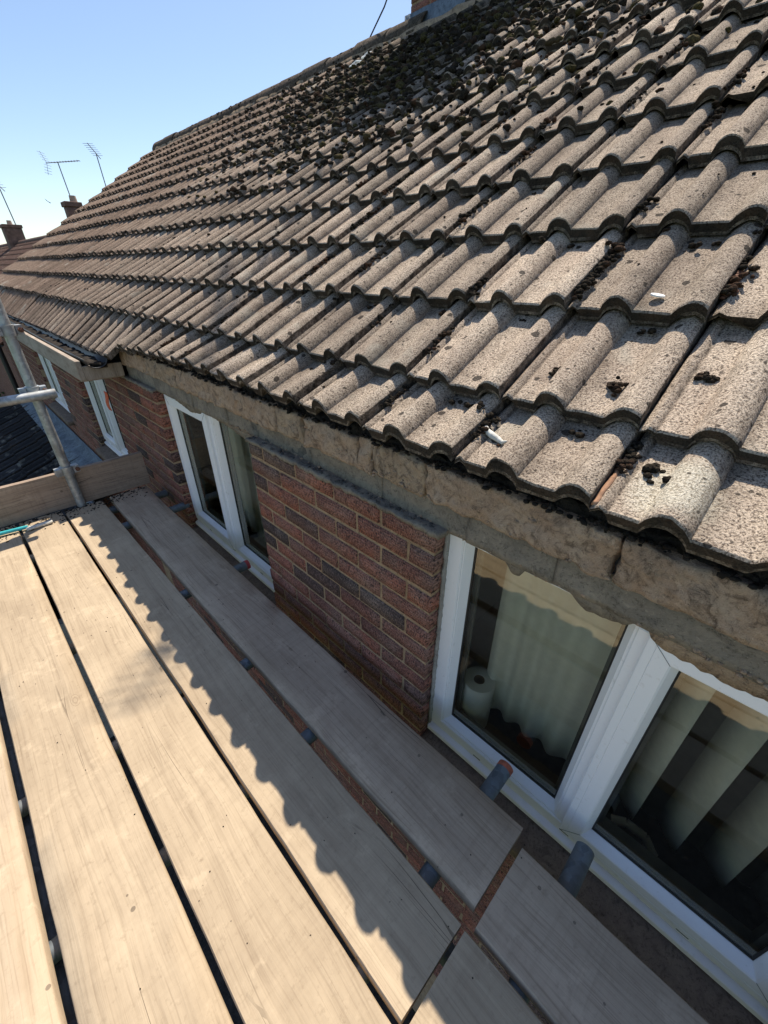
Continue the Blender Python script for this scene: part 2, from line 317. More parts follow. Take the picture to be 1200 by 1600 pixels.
M['moss_green'] = mossm('yellow_green_moss', (0.025, 0.022, 0.012), (0.13, 0.105, 0.045), (0.08, 0.06, 0.04))

# ------------------------------------------------------------------ object helpers
BASE = {}
def link(o): COL.objects.link(o); return o
def props(o, label=None, cat=None, group=None, kind=None):
    for k, v in (('label', label), ('category', cat), ('group', group), ('kind', kind)):
        if v: o[k] = v
    return o
def thing(name, label, cat, loc=(0, 0, 0), group=None, kind=None):
    o = bpy.data.objects.new(name, None); o.empty_display_size = 0.1; link(o); o.location = loc
    BASE[o.name] = Vector(loc); return props(o, label, cat, group, kind)
def put(name, me, mat=None, parent=None, loc=(0, 0, 0), rot=(0, 0, 0), **kw):
    if mat is not None and not me.materials: me.materials.append(M[mat] if isinstance(mat, str) else mat)
    o = bpy.data.objects.new(name, me); link(o); b = Vector((0, 0, 0))
    if parent is not None:
        o.parent = parent; b = BASE[parent.name]
    o.location = Vector(loc) - b; o.rotation_euler = rot
    BASE[o.name] = Vector(loc); return props(o, **kw)
def mesh(name, v, f, smooth=False):
    me = bpy.data.meshes.new(name); me.from_pydata([tuple(x) for x in v], [], [tuple(x) for x in f]); me.validate(); me.update()
    if smooth: me.polygons.foreach_set('use_smooth', [True]*len(me.polygons))
    return me
class MB:
    def __init__(s): s.v = []; s.f = []
    def add(s, v, f):
        k = len(s.v); s.v += [tuple(x) for x in v]; s.f += [tuple(i+k for i in q) for q in f]; return s
    def box(s, x0, x1, y0, y1, z0, z1):
        return s.add([(x, y, z) for x in (x0, x1) for y in (y0, y1) for z in (z0, z1)],
                     [(0, 1, 3, 2), (4, 6, 7, 5), (0, 4, 5, 1), (2, 3, 7, 6), (0, 2, 6, 4), (1, 5, 7, 3)])
    def tube(s, a, b, r, n=12, caps=True, r2=None):
        a = Vector(a); b = Vector(b); d = (b-a).normalized(); q = d.orthogonal().normalized(); w = d.cross(q); r2 = r if r2 is None else r2
        v = [a + (q*math.cos(t)+w*math.sin(t))*r for t in [2*math.pi*i/n for i in range(n)]] + [b + (q*math.cos(t)+w*math.sin(t))*r2 for t in [2*math.pi*i/n for i in range(n)]]
        f = [(i, (i+1) % n, n+(i+1) % n, n+i) for i in range(n)]
        if caps: f += [tuple(range(n))[::-1], tuple(range(n, 2*n))]
        return s.add(v, f)
    def path(s, pts, r, n=8):
        for a, b in zip(pts, pts[1:]): s.tube(a, b, r, n)
        return s
    def me(s, name='mesh', smooth=False): return mesh(name, s.v, s.f, smooth)
def bevel(me, w, seg=1):
    bm = bmesh.new(); bm.from_mesh(me); bmesh.ops.recalc_face_normals(bm, faces=bm.faces)
    bmesh.ops.bevel(bm, geom=bm.edges[:], offset=w, segments=seg, affect='EDGES', clamp_overlap=True); bm.to_mesh(me); bm.free(); return me
def autosmooth(me, ang=40):
    bm = bmesh.new(); bm.from_mesh(me); bmesh.ops.recalc_face_normals(bm, faces=bm.faces)
    for f in bm.faces: f.smooth = True
    for e in bm.edges:
        if len(e.link_faces) == 2 and e.calc_face_angle(0) > math.radians(ang): e.smooth = False
    bm.to_mesh(me); bm.free(); return me
def rough_box(x0, x1, y0, y1, z0, z1, amp, step=0.02, freq=12, seed=0, lowbulge=0, rnd=0.0):
    """a box cut into small faces and pushed about by noise: blocks, mortar, stones"""
    bm = bmesh.new(); bmesh.ops.create_cube(bm, size=1)
    for v in bm.verts: v.co = Vector(((x0+x1)/2 + v.co.x*(x1-x0), (y0+y1)/2 + v.co.y*(y1-y0), (z0+z1)/2 + v.co.z*(z1-z0)))
    for ax in range(3):
        L = (x1-x0, y1-y0, z1-z0)[ax]; n = int(L/step)
        lo = (x0, y0, z0)[ax]
        for k in range(1, n):
            no = Vector((0, 0, 0)); no[ax] = 1; co = Vector((0, 0, 0)); co[ax] = lo + L*k/n
            bmesh.ops.bisect_plane(bm, geom=bm.verts[:]+bm.edges[:]+bm.faces[:], plane_co=co, plane_no=no)
    off = Vector((seed*7.3, seed*3.1, seed*1.7)); cx = Vector(((x0+x1)/2, (y0+y1)/2, (z0+z1)/2)); hs = Vector((x1-x0, y1-y0, z1-z0))/2
    for v in bm.verts:
        q = Vector([(v.co[i]-cx[i])/hs[i] for i in range(3)])
        if rnd:
            e = [max(0, abs(q[i])-0.6)/0.4 for i in range(3)]
            for i in range(3):
                o = max(e[(i+1) % 3], e[(i+2) % 3]); v.co[i] -= math.copysign(rnd*o*o, q[i])*(1 if abs(q[i]) > 0.5 else 0)
        nv = noise.turbulence_vector((v.co+off)*freq, 3, False)
        v.co += nv*amp - Vector((amp*0.3,)*3)
    bmesh.ops.recalc_face_normals(bm, faces=bm.faces)
    me = bpy.data.meshes.new('block'); bm.to_mesh(me); bm.free(); me.polygons.foreach_set('use_smooth', [True]*len(me.polygons)); return me
def join_np(name, metas, mat):
    """joins (mesh, 4x4) pairs into one mesh quickly; keeps the 'dirt' attribute"""
    V = []; L = []; S = []; D = []; vo = 0
    cache = {}
    for me, mw in metas:
        if me.name not in cache:
            n = len(me.vertices); co = np.empty(n*3); me.vertices.foreach_get('co', co); co = co.reshape(-1, 3)
            lv = np.empty(len(me.loops), dtype=np.int64); me.loops.foreach_get('vertex_index', lv)
            ls = np.empty(len(me.polygons), dtype=np.int64); me.polygons.foreach_get('loop_total', ls)
            d = np.zeros(n)
            if 'dirt_shade' in me.attributes: me.attributes['dirt_shade'].data.foreach_get('value', d)
            cache[me.name] = (co, lv, ls, d)
        co, lv, ls, d = cache[me.name]; mm = np.array(mw)
        V.append(co @ mm[:3, :3].T + mm[:3, 3]); L.append(lv+vo); S.append(ls); D.append(d); vo += len(co)
    V = np.concatenate(V); L = np.concatenate(L); S = np.concatenate(S); D = np.concatenate(D)
    me = bpy.data.meshes.new(name); me.vertices.add(len(V)); me.vertices.foreach_set('co', V.ravel())
    me.loops.add(len(L)); me.loops.foreach_set('vertex_index', L.astype(np.int32))
    me.polygons.add(len(S)); st = np.concatenate([[0], np.cumsum(S)[:-1]]); me.polygons.foreach_set('loop_start', st.astype(np.int32)); me.polygons.foreach_set('loop_total', S.astype(np.int32))
    me.polygons.foreach_set('use_smooth', [True]*len(S)); me.update(calc_edges=True)
    a = me.attributes.new('dirt_shade', 'FLOAT', 'POINT'); a.data.foreach_set('value', D)
    me.materials.append(M[mat]); return me

# ------------------------------------------------------------------ ground and garden
gnd = MB().add([(-900, -900, -3.8), (900, -900, -3.8), (900, 900, -3.8), (-900, 900, -3.8)], [(0, 1, 2, 3)]).me('ground')
put('ground', gnd, 'grass', kind='structure')
put('path', MB().add([(-12, -6, -3.796), (0.745, -6, -3.796), (0.745, 13, -3.796), (-12, 13, -3.796)], [(0, 1, 2, 3)]).me('path'), 'gravel', kind='structure')  # unseen outer part widened so less green lawn light bounces onto the wall

# ------------------------------------------------------------------ the house
house = thing('house', 'brick house with a mossy grey concrete tiled roof and white windows', 'house', (0.9, 5, -3.8))
WX = 0.745
brick_meshes = {}
def brick_mesh(w, d=0.1, h=0.065, var=0):
    key = (round(w, 3), d, h, var)
    if key not in brick_meshes:
        me = rough_box(0, d, 0, w, 0, h, 0.0018, 0.022 if w > 0.05 else 0.03, 26, var*3+w*10, rnd=0.0025)
        me.materials.append(M['brick']); brick_meshes[key] = me
    return brick_meshes[key]
def brick_panel(parent, y0, y1, ztop, rows, full_from=0, x=WX, phase=0, width=0.215, gap=0.01, d=0.1, zmin=None):
    n = 0
    for r in range(rows):
        z = ztop - 0.075*(r+1) + 0.010
        if zmin is not None and z < zmin: break
        off = (r+phase) % 2
        y = y1
        first = True
        while y > y0 + 0.02:
            w = 0.1025 if (first and off == 0) else width
            first = False
            w = min(w, y - y0)
            if w > 0.03:
                if y-w-y0 < 0.035: w = y-y0
                me = brick_mesh(w, d, 0.065, random.randrange(3))
                put('brick', me, None, parent, (x + random.uniform(-0.002, 0.002), y-w, z + random.uniform(-0.001, 0.001)), (random.uniform(-0.006, 0.006), 0, random.uniform(-0.006, 0.006))); n += 1
            y -= w + gap
    return n
def backing(name, x0, x1, y0, y1, z0, z1): 
    bm = bmesh.new(); bm.free()
    return put(name, MB().box(x0, x1, y0, y1, z0, z1).me(name), 'mortar', house, (0, 0, 0))
TOP = 0.69
piers = [(0.545, 1.54, 13, 0), (2.59, 3.68, 13, 1), (4.68, 5.8, 13, 0)]
for (a, b, rows, ph) in piers:
    w = backing('wall', WX+0.006, WX+0.24, a+0.005, b-0.005, TOP-0.98, TOP+0.0)
    brick_panel(w, a, b, TOP, rows, phase=ph, width=0.2165, gap=0.0085)
# brickwork below the window line, seen through the gaps between the boards
w = backing('wall', WX+0.006, WX+0.24, -1.6, 3.8, -3.8, -0.287)
brick_panel(w, -0.35, 3.6, -0.96, 10, phase=1)
far_low = [(-1.6, 3.8, -0.287, 9, -0.958), (-1.6, 3.8, -1.71, 10, -3.8)]
# wall further off and out to the right: bricks joined
def far_wall(y0, y1, z1, rows, nm='wall', zb=-3.8):
    w = backing(nm, WX+0.006, WX+0.24, y0+.003, y1-.003, zb, z1)
    pairs = []
    for r in range(rows):
        z = z1 - 0.075*(r+1)+0.01; y = y1; first = r % 2 == 0
        while y > y0+0.03:
            wd = min(0.1025 if first else 0.215, y-y0); first = False
            pairs.append((brick_mesh(round(wd, 2) if wd < 0.1 else wd, 0.1, 0.065, 0), Matrix.Translation((WX, y-wd, z)))); y -= wd+0.01
    put('brickwork', join_np('brickwork', pairs, 'brick'), None, w, kind='stuff')
for (a_, b_, zt_, rws_, _) in far_low:
    pairs = []
    for r in range(rws_):
        y = b_; z = zt_-0.075*(r+1)+0.01
        while y > a_+0.03: wd = min(0.215, y-a_); pairs.append((brick_mesh(round(wd, 2) if wd < 0.1 else wd, 0.1, 0.065, 0), Matrix.Translation((WX, y-wd, z)))); y -= wd+0.01
    put('brickwork', join_np('brickwork', pairs, 'brick'), None, w, kind='stuff')
far_wall(3.8, 5.8, -0.287, 16)
far_wall(5.8, 6.85, -0.287, 16)
far_wall(6.85, 10.0, TOP, 29)
far_wall(-1.6, -0.5, TOP, 13, zb=-0.283)
# gable ends and back wall
put('gable_wall', MB().add([(0.99, 10.0, -3.8), (7.3, 10.0, -3.8), (7.3, 10.0, 0.9), (4.0, 10.0, 3.02), (0.99, 10.0, 0.95)], [(0, 1, 2, 3, 4)]).add([(0.99, 9.8, -3.8), (7.3, 9.8, -3.8), (7.3, 9.8, 0.9), (4.0, 9.8, 3.02), (0.99, 9.8, 0.95)], [(4, 3, 2, 1, 0)]).me('gable_wall'), 'brick', house)
put('gable_wall', MB().add([(0.99, -1.6, -3.8), (7.3, -1.6, -3.8), (7.3, -1.6, 0.9), (4.0, -1.6, 3.02), (0.99, -1.6, 0.95)], [(4, 3, 2, 1, 0)]).me('gable_wall'), 'brick', house)
put('back_wall', MB().box(7.2, 7.4, -1.6, 10, -3.8, 0.85).me('back_wall'), 'brick', house)

# ---- eaves: grey blocks, tan mortar blocks, black felt
put('mortar_core', MB().box(0.778, 0.9, -0.9, 3.05, 0.70, 0.875).me('mortar_core'), 'darkmortar', house)
seams = [-0.9, -0.25, 0.24, 0.47, 0.78, 1.13, 1.5, 1.75, 2.1, 2.6, 3.06]
for i, (a, b) in enumerate(zip(seams, seams[1:])):
    dx = random.uniform(-0.004, 0.006)
    put('concrete_block', rough_box(0.772+dx, 0.86, a, b, 0.693, 0.783, 0.004, 0.018, 14, i), 'grey', house)
tans = [-0.9, -0.36, 0.13, 0.60, 0.80, 0.86, 1.13, 1.30, 1.86, 2.2, 2.62, 2.93, 3.06]
for i, (a, b) in enumerate(zip(tans, tans[1:])):
    dx = random.uniform(-0.006, 0.005)
    put('mortar_block', rough_box(0.750+dx, 0.90, a+0.0015, b-0.0015, 0.779, 0.885+random.uniform(-0.004, 0.004), 0.009, 0.008, 22, i+40, rnd=0.003), 'tan' if i % 3 else 'tan2', house)
put('mortar_ledge', rough_box(0.742, 0.80, 0.535, 1.54, 0.684, 0.700, 0.007, 0.010, 30, 5), 'grey', house)
put('mortar_ledge', rough_box(0.742, 0.80, 2.60, 3.2, 0.684, 0.700, 0.007, 0.012, 30, 6), 'grey', house)
put('felt_strip', rough_box(0.772, 0.92, -1.5, 3.15, 0.872, 0.906, 0.016, 0.018, 30, 3), 'felt', house)
put('felt_strip', rough_box(0.70, 0.90, 3.15, 9.95, 0.70, 0.84, 0.02, 0.06, 20, 3), 'felt', house)
# ragged mortar hanging over the window heads
def ragged(y0, y1, depth, seed, x=0.783):
    v = []; f = []; n = int((y1-y0)/0.006)
    for i in range(n+1):
        y = y0 + (y1-y0)*i/n
        env = min(1, (y-y0)/0.02, (y1-y)/0.02)
        b = 0.70 - env*max(0.0, depth(y)) - env*0.006*noise.noise(Vector((y*60, seed, 0)))
        for xx, zz in ((x, 0.715), (x-0.002, (0.715+b)/2), (x+0.002, b), (x+0.018, b+0.001), (x+0.018, 0.715)): v.append((xx + 0.002*noise.noise(Vector((y*50, zz*50, seed))), y, zz))
    for i in range(n):
        for j in range(4): f.append((i*5+j, i*5+j+1, i*5+j+6, i*5+j+5))
        f.append((i*5+4, i*5, i*5+5, i*5+9))
    f += [(0, 1, 2, 3, 4), tuple(n*5+j for j in (4, 3, 2, 1, 0))]
    return mesh('mortar_drip', v, f, True)
lerp = lambda y, pts: next((a[1]+(b[1]-a[1])*(y-a[0])/(b[0]-a[0]) for a, b in zip(pts, pts[1:]) if a[0] <= y <= b[0]), 0)
put('mortar_drip', ragged(0.30, 0.53, lambda y: lerp(y, [(0.3, 0.05), (0.335, 0.045), (0.37, 0.012), (0.53, 0.0)]), 1), 'grey', house)
put('mortar_drip', ragged(0.02, 0.285, lambda y: lerp(y, [(0.02, 0.01), (0.07, 0.02), (0.085, 0.035), (0.16, 0.045), (0.21, 0.012), (0.25, 0.0), (0.29, 0.0)]), 2), 'grey', house)
put('mortar_drip', ragged(-0.30, 0.05, lambda y: lerp(y, [(-0.3, 0.0), (-0.2, 0.03), (-0.12, 0.05), (0.0, 0.045), (0.05, 0.03)]), 3), 'tan2', house)
put('mortar_drip', ragged(1.56, 2.02, lambda y: lerp(y, [(1.56, 0.03), (1.62, 0.055), (1.75, 0.03), (1.9, 0.02), (2.02, 0.01)]), 4), 'grey', house)
put('mortar_drip', ragged(2.05, 2.50, lambda y: lerp(y, [(2.05, 0.03), (2.2, 0.05), (2.4, 0.02), (2.5, 0.0)]), 5), 'grey', house)
put('mortar_fillet', rough_box(0.788, 0.815, 0.5375, 0.5465, -0.2, 0.69, 0.004, 0.010, 50, 8), 'plinth', house)

# ---- windows
def sweep(y0, y1, z0, z1, prof):
    v = []; f = []
    for d, x in prof: v += [(x, y0+d, z0+d), (x, y1-d, z0+d), (x, y1-d, z1-d), (x, y0+d, z1-d)]
    for i in range(len(prof)-1):
        for k in range(4): f.append((i*4+k, i*4+(k+1) % 4, i*4+4+(k+1) % 4, i*4+4+k))
    me = mesh('frame', v, f); bm = bmesh.new(); bm.from_mesh(me); bmesh.ops.recalc_face_normals(bm, faces=bm.faces); bm.to_mesh(me); bm.free(); return me
def pane(y0, y1, z0, z1, x): return mesh('pane', [(x, y0, z0), (x, y1, z0), (x, y1, z1), (x, y0, z1)], [(0, 3, 2, 1)])
def window(Y0, Y1, mull, sash_low, z0=-0.182, z1=0.715, handle=True):
    fr = put('window', sweep(Y0+.002, Y1-.002, z0, z1, [(0, 0.87), (0, 0.802), (0.004, 0.799), (0.044, 0.799), (0.048, 0.803), (0.048, 0.87)]), 'upvc', house, (0, 0, 0))
    mb = MB().box(0.801, 0.868, mull-0.019, mull+0.019, z0+0.048, z1-0.048).me('mullion'); bevel(mb, 0.003); put('mullion', mb, 'upvc', fr)
    fy = (mull+0.019, Y1-0.048) if sash_low else (Y0+0.048, mull-0.019)
    put('glazing_bead', sweep(fy[0], fy[1], z0+0.048, z1-0.048, [(0, 0.806), (0.005, 0.807), (0.020, 0.832), (0.020, 0.868)]), 'upvc', fr)
    put('gasket', sweep(fy[0]+.0195, fy[1]-.0195, z0+0.0675, z1-0.0675, [(0, 0.8335), (0.005, 0.836), (0.005, 0.842)]), 'gasket', fr)
    put('spacer', sweep(fy[0]+.02, fy[1]-.02, z0+0.068, z1-0.068, [(0, 0.842), (0.0, 0.853), (0.014, 0.853), (0.014, 0.866)]), 'spacer', fr)
    put('pane', pane(fy[0]+.02, fy[1]-.02, z0+.068, z1-.068, 0.838), 'glass', fr)
    sy = (Y0+0.030, mull-0.004) if sash_low else (mull+0.004, Y1-0.030)
    sz = (z0+0.034, z1-0.038)
    put('sash', sweep(sy[0], sy[1], sz[0], sz[1], [(0, 0.83), (0, 0.789), (0.003, 0.786), (0.018, 0.786), (0.019, 0.7875), (0.020, 0.786), (0.050, 0.786), (0.054, 0.789), (0.068, 0.812), (0.068, 0.868)]), 'upvc', fr)
    put('gasket', sweep(sy[0]+.0675, sy[1]-.0675, sz[0]+.0675, sz[1]-.0675, [(0, 0.814), (0.005, 0.817), (0.005, 0.822)]), 'gasket', fr)
    put('spacer', sweep(sy[0]+.068, sy[1]-.068, sz[0]+.068, sz[1]-.068, [(0, 0.822), (0, 0.833), (0.014, 0.833), (0.014, 0.866)]), 'spacer', fr)
    put('pane', pane(sy[0]+.068, sy[1]-.068, sz[0]+.068, sz[1]-.068, 0.818), 'glass', fr)
    mj = MB(); xm = 0.7853
    for (yy, zz, sy_, sz_) in ((sy[0], sz[0], 1, 1), (sy[1], sz[0], -1, 1), (sy[1], sz[1], -1, -1), (sy[0], sz[1], 1, -1)):
        a_ = Vector((xm, yy+sy_*0.003, zz+sz_*0.003)); b_ = Vector((xm, yy+sy_*0.052, zz+sz_*0.052)); mj.tube(a_, b_, 0.0006, 4)
    put('mitre_joint', mj.me('mitre_joint'), 'spacer', fr, kind='stuff')
    ds = MB()
    for q_ in (0.2, 0.5, 0.8): yq = Y0+(Y1-Y0)*q_; ds.box(0.7985, 0.8, yq-0.014, yq+0.014, z0+0.010, z0+0.014)
    put('drain_slot', ds.me('drain_slot'), 'gasket', fr, kind='stuff')
    if handle and sash_low:
        cy = mull-0.16; hb = MB().path([(0.905, cy+0.055, -0.118), (0.918, cy+0.02, -0.105), (0.922, cy-0.03, -0.112), (0.905, cy-0.065, -0.135)], 0.0125, 10)
        put('handle', autosmooth(hb.me('handle')), 'upvc', fr)
    # projecting white cill with its nose, and the brown masonry sill below it
    s = MB().add([(0.80, Y0+.004, z0), (0.80, Y1-.004, z0), (0.784, Y0+.004, z0-0.007), (0.784, Y1-.004, z0-0.007), (0.781, Y0+.004, z0-0.010), (0.781, Y1-.004, z0-0.010), (0.781, Y0+.004, z0-0.026), (0.781, Y1-.004, z0-0.026), (0.87, Y0+.004, z0-0.026), (0.87, Y1-.004, z0-0.026), (0.87, Y0+.004, z0), (0.87, Y1-.004, z0)],
                 [(0, 1, 3, 2), (2, 3, 5, 4), (4, 5, 7, 6), (6, 7, 9, 8), (0, 2, 4, 6, 8, 10), (1, 11, 9, 7, 5, 3), (8, 9, 11, 10), (10, 11, 1, 0)]).me('cill')
    put('cill', s, 'upvc', fr)
    put('cill_groove', MB().box(0.788, 0.80, Y0+.01, Y1-.01, z0-0.040, z0-0.0265).me('cill_groove'), 'lead', fr)
    sb = rough_box(0.69, 0.86, Y0-0.002, Y1+0.002, z0-0.100, z0-0.038, 0.006, 0.03, 16, Y0)
    for v in sb.vertices:
        if v.co.z > z0-0.06: v.co.z -= (0.80-v.co.x)*0.2
    put('masonry_sill', sb, 'sill', house)
    return fr
window(-0.50, 0.543, 0.040, True)
window(1.545, 2.588, 2.03, False)
window(3.682, 4.678, 4.18, False)
window(5.803, 6.848, 6.3, False)

# ---- rooms behind the glass
put('room', MB().box(0.99, 3.6, -1.5, 1.30, -1.2, 0.76).box(0.99, 3.6, 1.32, 3.4, -1.2, 0.76).box(0.99, 3.6, 3.42, 5.1, -1.2, 0.76).box(0.99, 3.6, 5.12, 7.4, -1.2, 0.76).me('room'), None, None)
rm = bpy.data.objects['room']; bpy.data.objects.remove(rm)
def room(y0, y1, wy0, wy1):
    # four walls, floor, ceiling, with the window opening left free in the outer face
    x0, x1, z0, z1 = 0.985, 3.6, -1.2, 0.78
    m_ = MB().add([(x1, y0, z0), (x1, y1, z0), (x1, y1, z1), (x1, y0, z1)], [(0, 1, 2, 3)])
    m_.add([(x0, y0, z0), (x1, y0, z0), (x1, y0, z1), (x0, y0, z1)], [(0, 1, 2, 3)]).add([(x0, y1, z0), (x1, y1, z0), (x1, y1, z1), (x0, y1, z1)], [(3, 2, 1, 0)])
    m_.add([(x0, y0, z1), (x1, y0, z1), (x1, y1, z1), (x0, y1, z1)], [(0, 1, 2, 3)]).add([(x0, y0, z0), (x1, y0, z0), (x1, y1, z0), (x0, y1, z0)], [(3, 2, 1, 0)])
    m_.add([(x0, y0, z0), (x0, y1, z0), (x0, y1, -0.24), (x0, y0, -0.24)], [(0, 1, 2, 3)])
    put('room_walls', m_.me('room_walls'), 'room', house)
    put('inner_sill', MB().box(0.872, 1.06, wy0, wy1, -0.235, -0.205).me('inner_sill'), 'darkwood', house)
    put('ceiling_edge', MB().box(0.872, 0.99, wy0, wy1, 0.70, 0.74).me('ceiling_edge'), 'room', house)
room(-1.5, 1.2, -0.5, 0.545); room(1.25, 3.2, 1.545, 2.588); room(3.3, 5.1, 3.68, 4.68); room(5.4, 7.4, 5.8, 6.85)
def blind(loc, y0, y1, label, cat='blind', pitch=0.085, ang=0.9, zb=-0.12, skip=()):
    t = thing('vertical_blind', label, cat, loc); put('head_rail', MB().box(loc[0]-0.02, loc[0]+0.02, y0, y1, 0.665, 0.695).me('head_rail'), 'upvc', t)
    n = int((y1-y0)/pitch); me = None
    for i in range(n):
        if i in skip: continue
        a = ang + random.uniform(-0.15, 0.15); c, s_ = math.cos(a)*0.044, math.sin(a)*0.044
        if me is None or i % 3 == 0:
            me = mesh('slat', [(-s_, -c, 0), (-0.006, 0, 0), (s_, c, 0), (s_, c, -0.78), (-0.006, 0, -0.78), (-s_, -c, -0.78)], [(0, 1, 4, 5), (1, 2, 3, 4)], True)
            sm = me; bm = bmesh.new(); bm.from_mesh(sm); bmesh.ops.solidify(bm, geom=bm.faces[:], thickness=0.0012); bm.to_mesh(sm); bm.free()
        put('slat', me, 'blind', t, (loc[0], y0+pitch*(i+0.5), 0.662))
    return t
blind((0.975, -0.23, 0.68), -0.47, -0.02, 'vertical slat blind with wide dark gaps behind the right hand window pane', ang=0.75, pitch=0.112)
def curtain(loc, y0, y1, zb, label, amp=0.012, folds=5, seed=0):
    t = thing('net_curtain', label, 'curtain', loc); v = []; f = []; n = 70; mz = 8
    for i in range(n+1):
        y = y0+(y1-y0)*i/n
        for k in range(mz+1):
            z = 0.69 + (zb-0.69)*k/mz; a = amp*(0.6+0.5*k/mz)
            v.append((a*math.sin(2*math.pi*folds*i/n + 0.7*math.sin(i*0.11+seed)) + a*0.4*noise.noise(Vector((i*0.12, k*0.3, seed))), y-loc[1], z-loc[2]))
    for i in range(n):
        for k in range(mz): a = i*(mz+1)+k; f.append((a, a+1, a+mz+2, a+mz+1))
    put('cloth', mesh('cloth', v, f, True), 'net', t, loc)
    put('curtain_rail', MB().box(-0.008, 0.008, y0-loc[1]-0.02, y1-loc[1]+0.02, 0.692-loc[2], 0.704-loc[2]).me('curtain_rail'), 'upvc', t, loc)
curtain((0.975, 0.2, 0.68), 0.0, 0.44, -0.13, 'pleated pale net curtain behind the kitchen roll in the nearest window', folds=5, seed=1)
curtain((0.975, 2.0, 0.68), 1.58, 2.52, -0.15, 'pleated pale net curtain inside the window left of the brick pier', folds=11, seed=3)
# kitchen roll
KY = 0.44
kr = thing('kitchen_roll', 'white kitchen roll standing on the dark sill inside the nearest window', 'kitchen roll', (0.932, 0.44, -0.205))
v = []; f = []; n = 32
for r_, z_ in ((0.056, 0), (0.058, 0.01), (0.058, 0.225), (0.056, 0.232), (0.021, 0.232), (0.019, 0.225), (0.019, 0.0)):
    v += [(r_*math.cos(2*math.pi*i/n), r_*math.sin(2*math.pi*i/n), z_) for i in range(n)]
for k in range(6):
    for i in range(n): f.append((k*n+i, k*n+(i+1) % n, (k+1)*n+(i+1) % n, (k+1)*n+i))
put('paper', autosmooth(mesh('paper', v, f)), 'paper', kr, (0.932, 0.44, -0.205))
cv = []; cf = []
for r_, z_ in ((0.0188, 0.001), (0.0188, 0.231), (0.0172, 0.231), (0.0172, 0.001)): cv += [(r_*math.cos(2*math.pi*i/16), r_*math.sin(2*math.pi*i/16), z_) for i in range(16)]
for k in range(3):
    for i in range(16): cf.append((k*16+i, k*16+(i+1) % 16, (k+1)*16+(i+1) % 16, (k+1)*16+i))
put('cardboard_tube', mesh('cardboard_tube', cv, cf, True), 'cardboard', kr, (0.932, 0.44, -0.205))
# orange rag on the frame of the window beyond
rag = []; RAG_Y, RAG_Z = 3.885, 0.29
for i in range(6):
    for j in range(3): rag.append((0.779-0.006*math.sin(i*1.1)-0.002*j, RAG_Y+0.035*j+0.006*math.sin(i), RAG_Z+0.03*i))
rme = mesh('orange_rag', rag, [(i*3+j, i*3+j+1, i*3+j+4, i*3+j+3) for i in range(5) for j in range(2)], True)
bm = bmesh.new(); bm.from_mesh(rme); bmesh.ops.solidify(bm, geom=bm.faces[:], thickness=0.003); bm.to_mesh(rme); bm.free()
put('orange_rag', rme, 'rag', label='small orange rag caught on the white frame of the window just past the toe board', cat='rag')

# ---- roof
GX, GZ = 0.2617, 0.175
def tail(k, y=0.0):
    """pan line of the tail of course k (1 = eaves) at y"""
    if k == 1:
        if y > 3.0: return 0.650, 0.842 - 0.006*(y-3.0)
        if y > 2.2: t_ = (y-2.2)/0.8; return 0.7065-0.01*t_, 0.941-0.045*t_
        return 0.7065, 0.941
    return 0.8722+GX*(k-2), 1.0449+GZ*(k-2)
NK = 13
LIFT = 0.042
prof_s = [0.000, 0.003, 0.008, 0.015, 0.021, 0.026, 0.029, 0.034, 0.058, 0.080, 0.084, 0.087, 0.091, 0.097, 0.104, 0.112, 0.120, 0.128, 0.136, 0.143, 0.148, 0.151, 0.1535, 0.157, 0.19, 0.228, 0.233, 0.237, 0.242, 0.249, 0.257, 0.266, 0.276, 0.285, 0.290, 0.294, 0.2965]
def prof_h(s):
    if s < 0.030:
        return -0.004 + 0.010*math.exp(-((s-0.016)/0.0085)**2) - (0.004 if s < 0.002 else 0)
    if 0.083 < s < 0.1535:
        t_ = (s-0.083)/0.0705; t_ = t_**0.85
        return 0.032*max(0.0, math.sin(math.pi*t_))**0.62
    if s > 0.232:
        t_ = min(1.0, (s-0.232)/0.040); h = 0.030*math.sin(math.pi/2*t_)**0.7
        if s > 0.272: h -= 0.014*((s-0.272)/0.0245)**2
        return h
    return 0.0
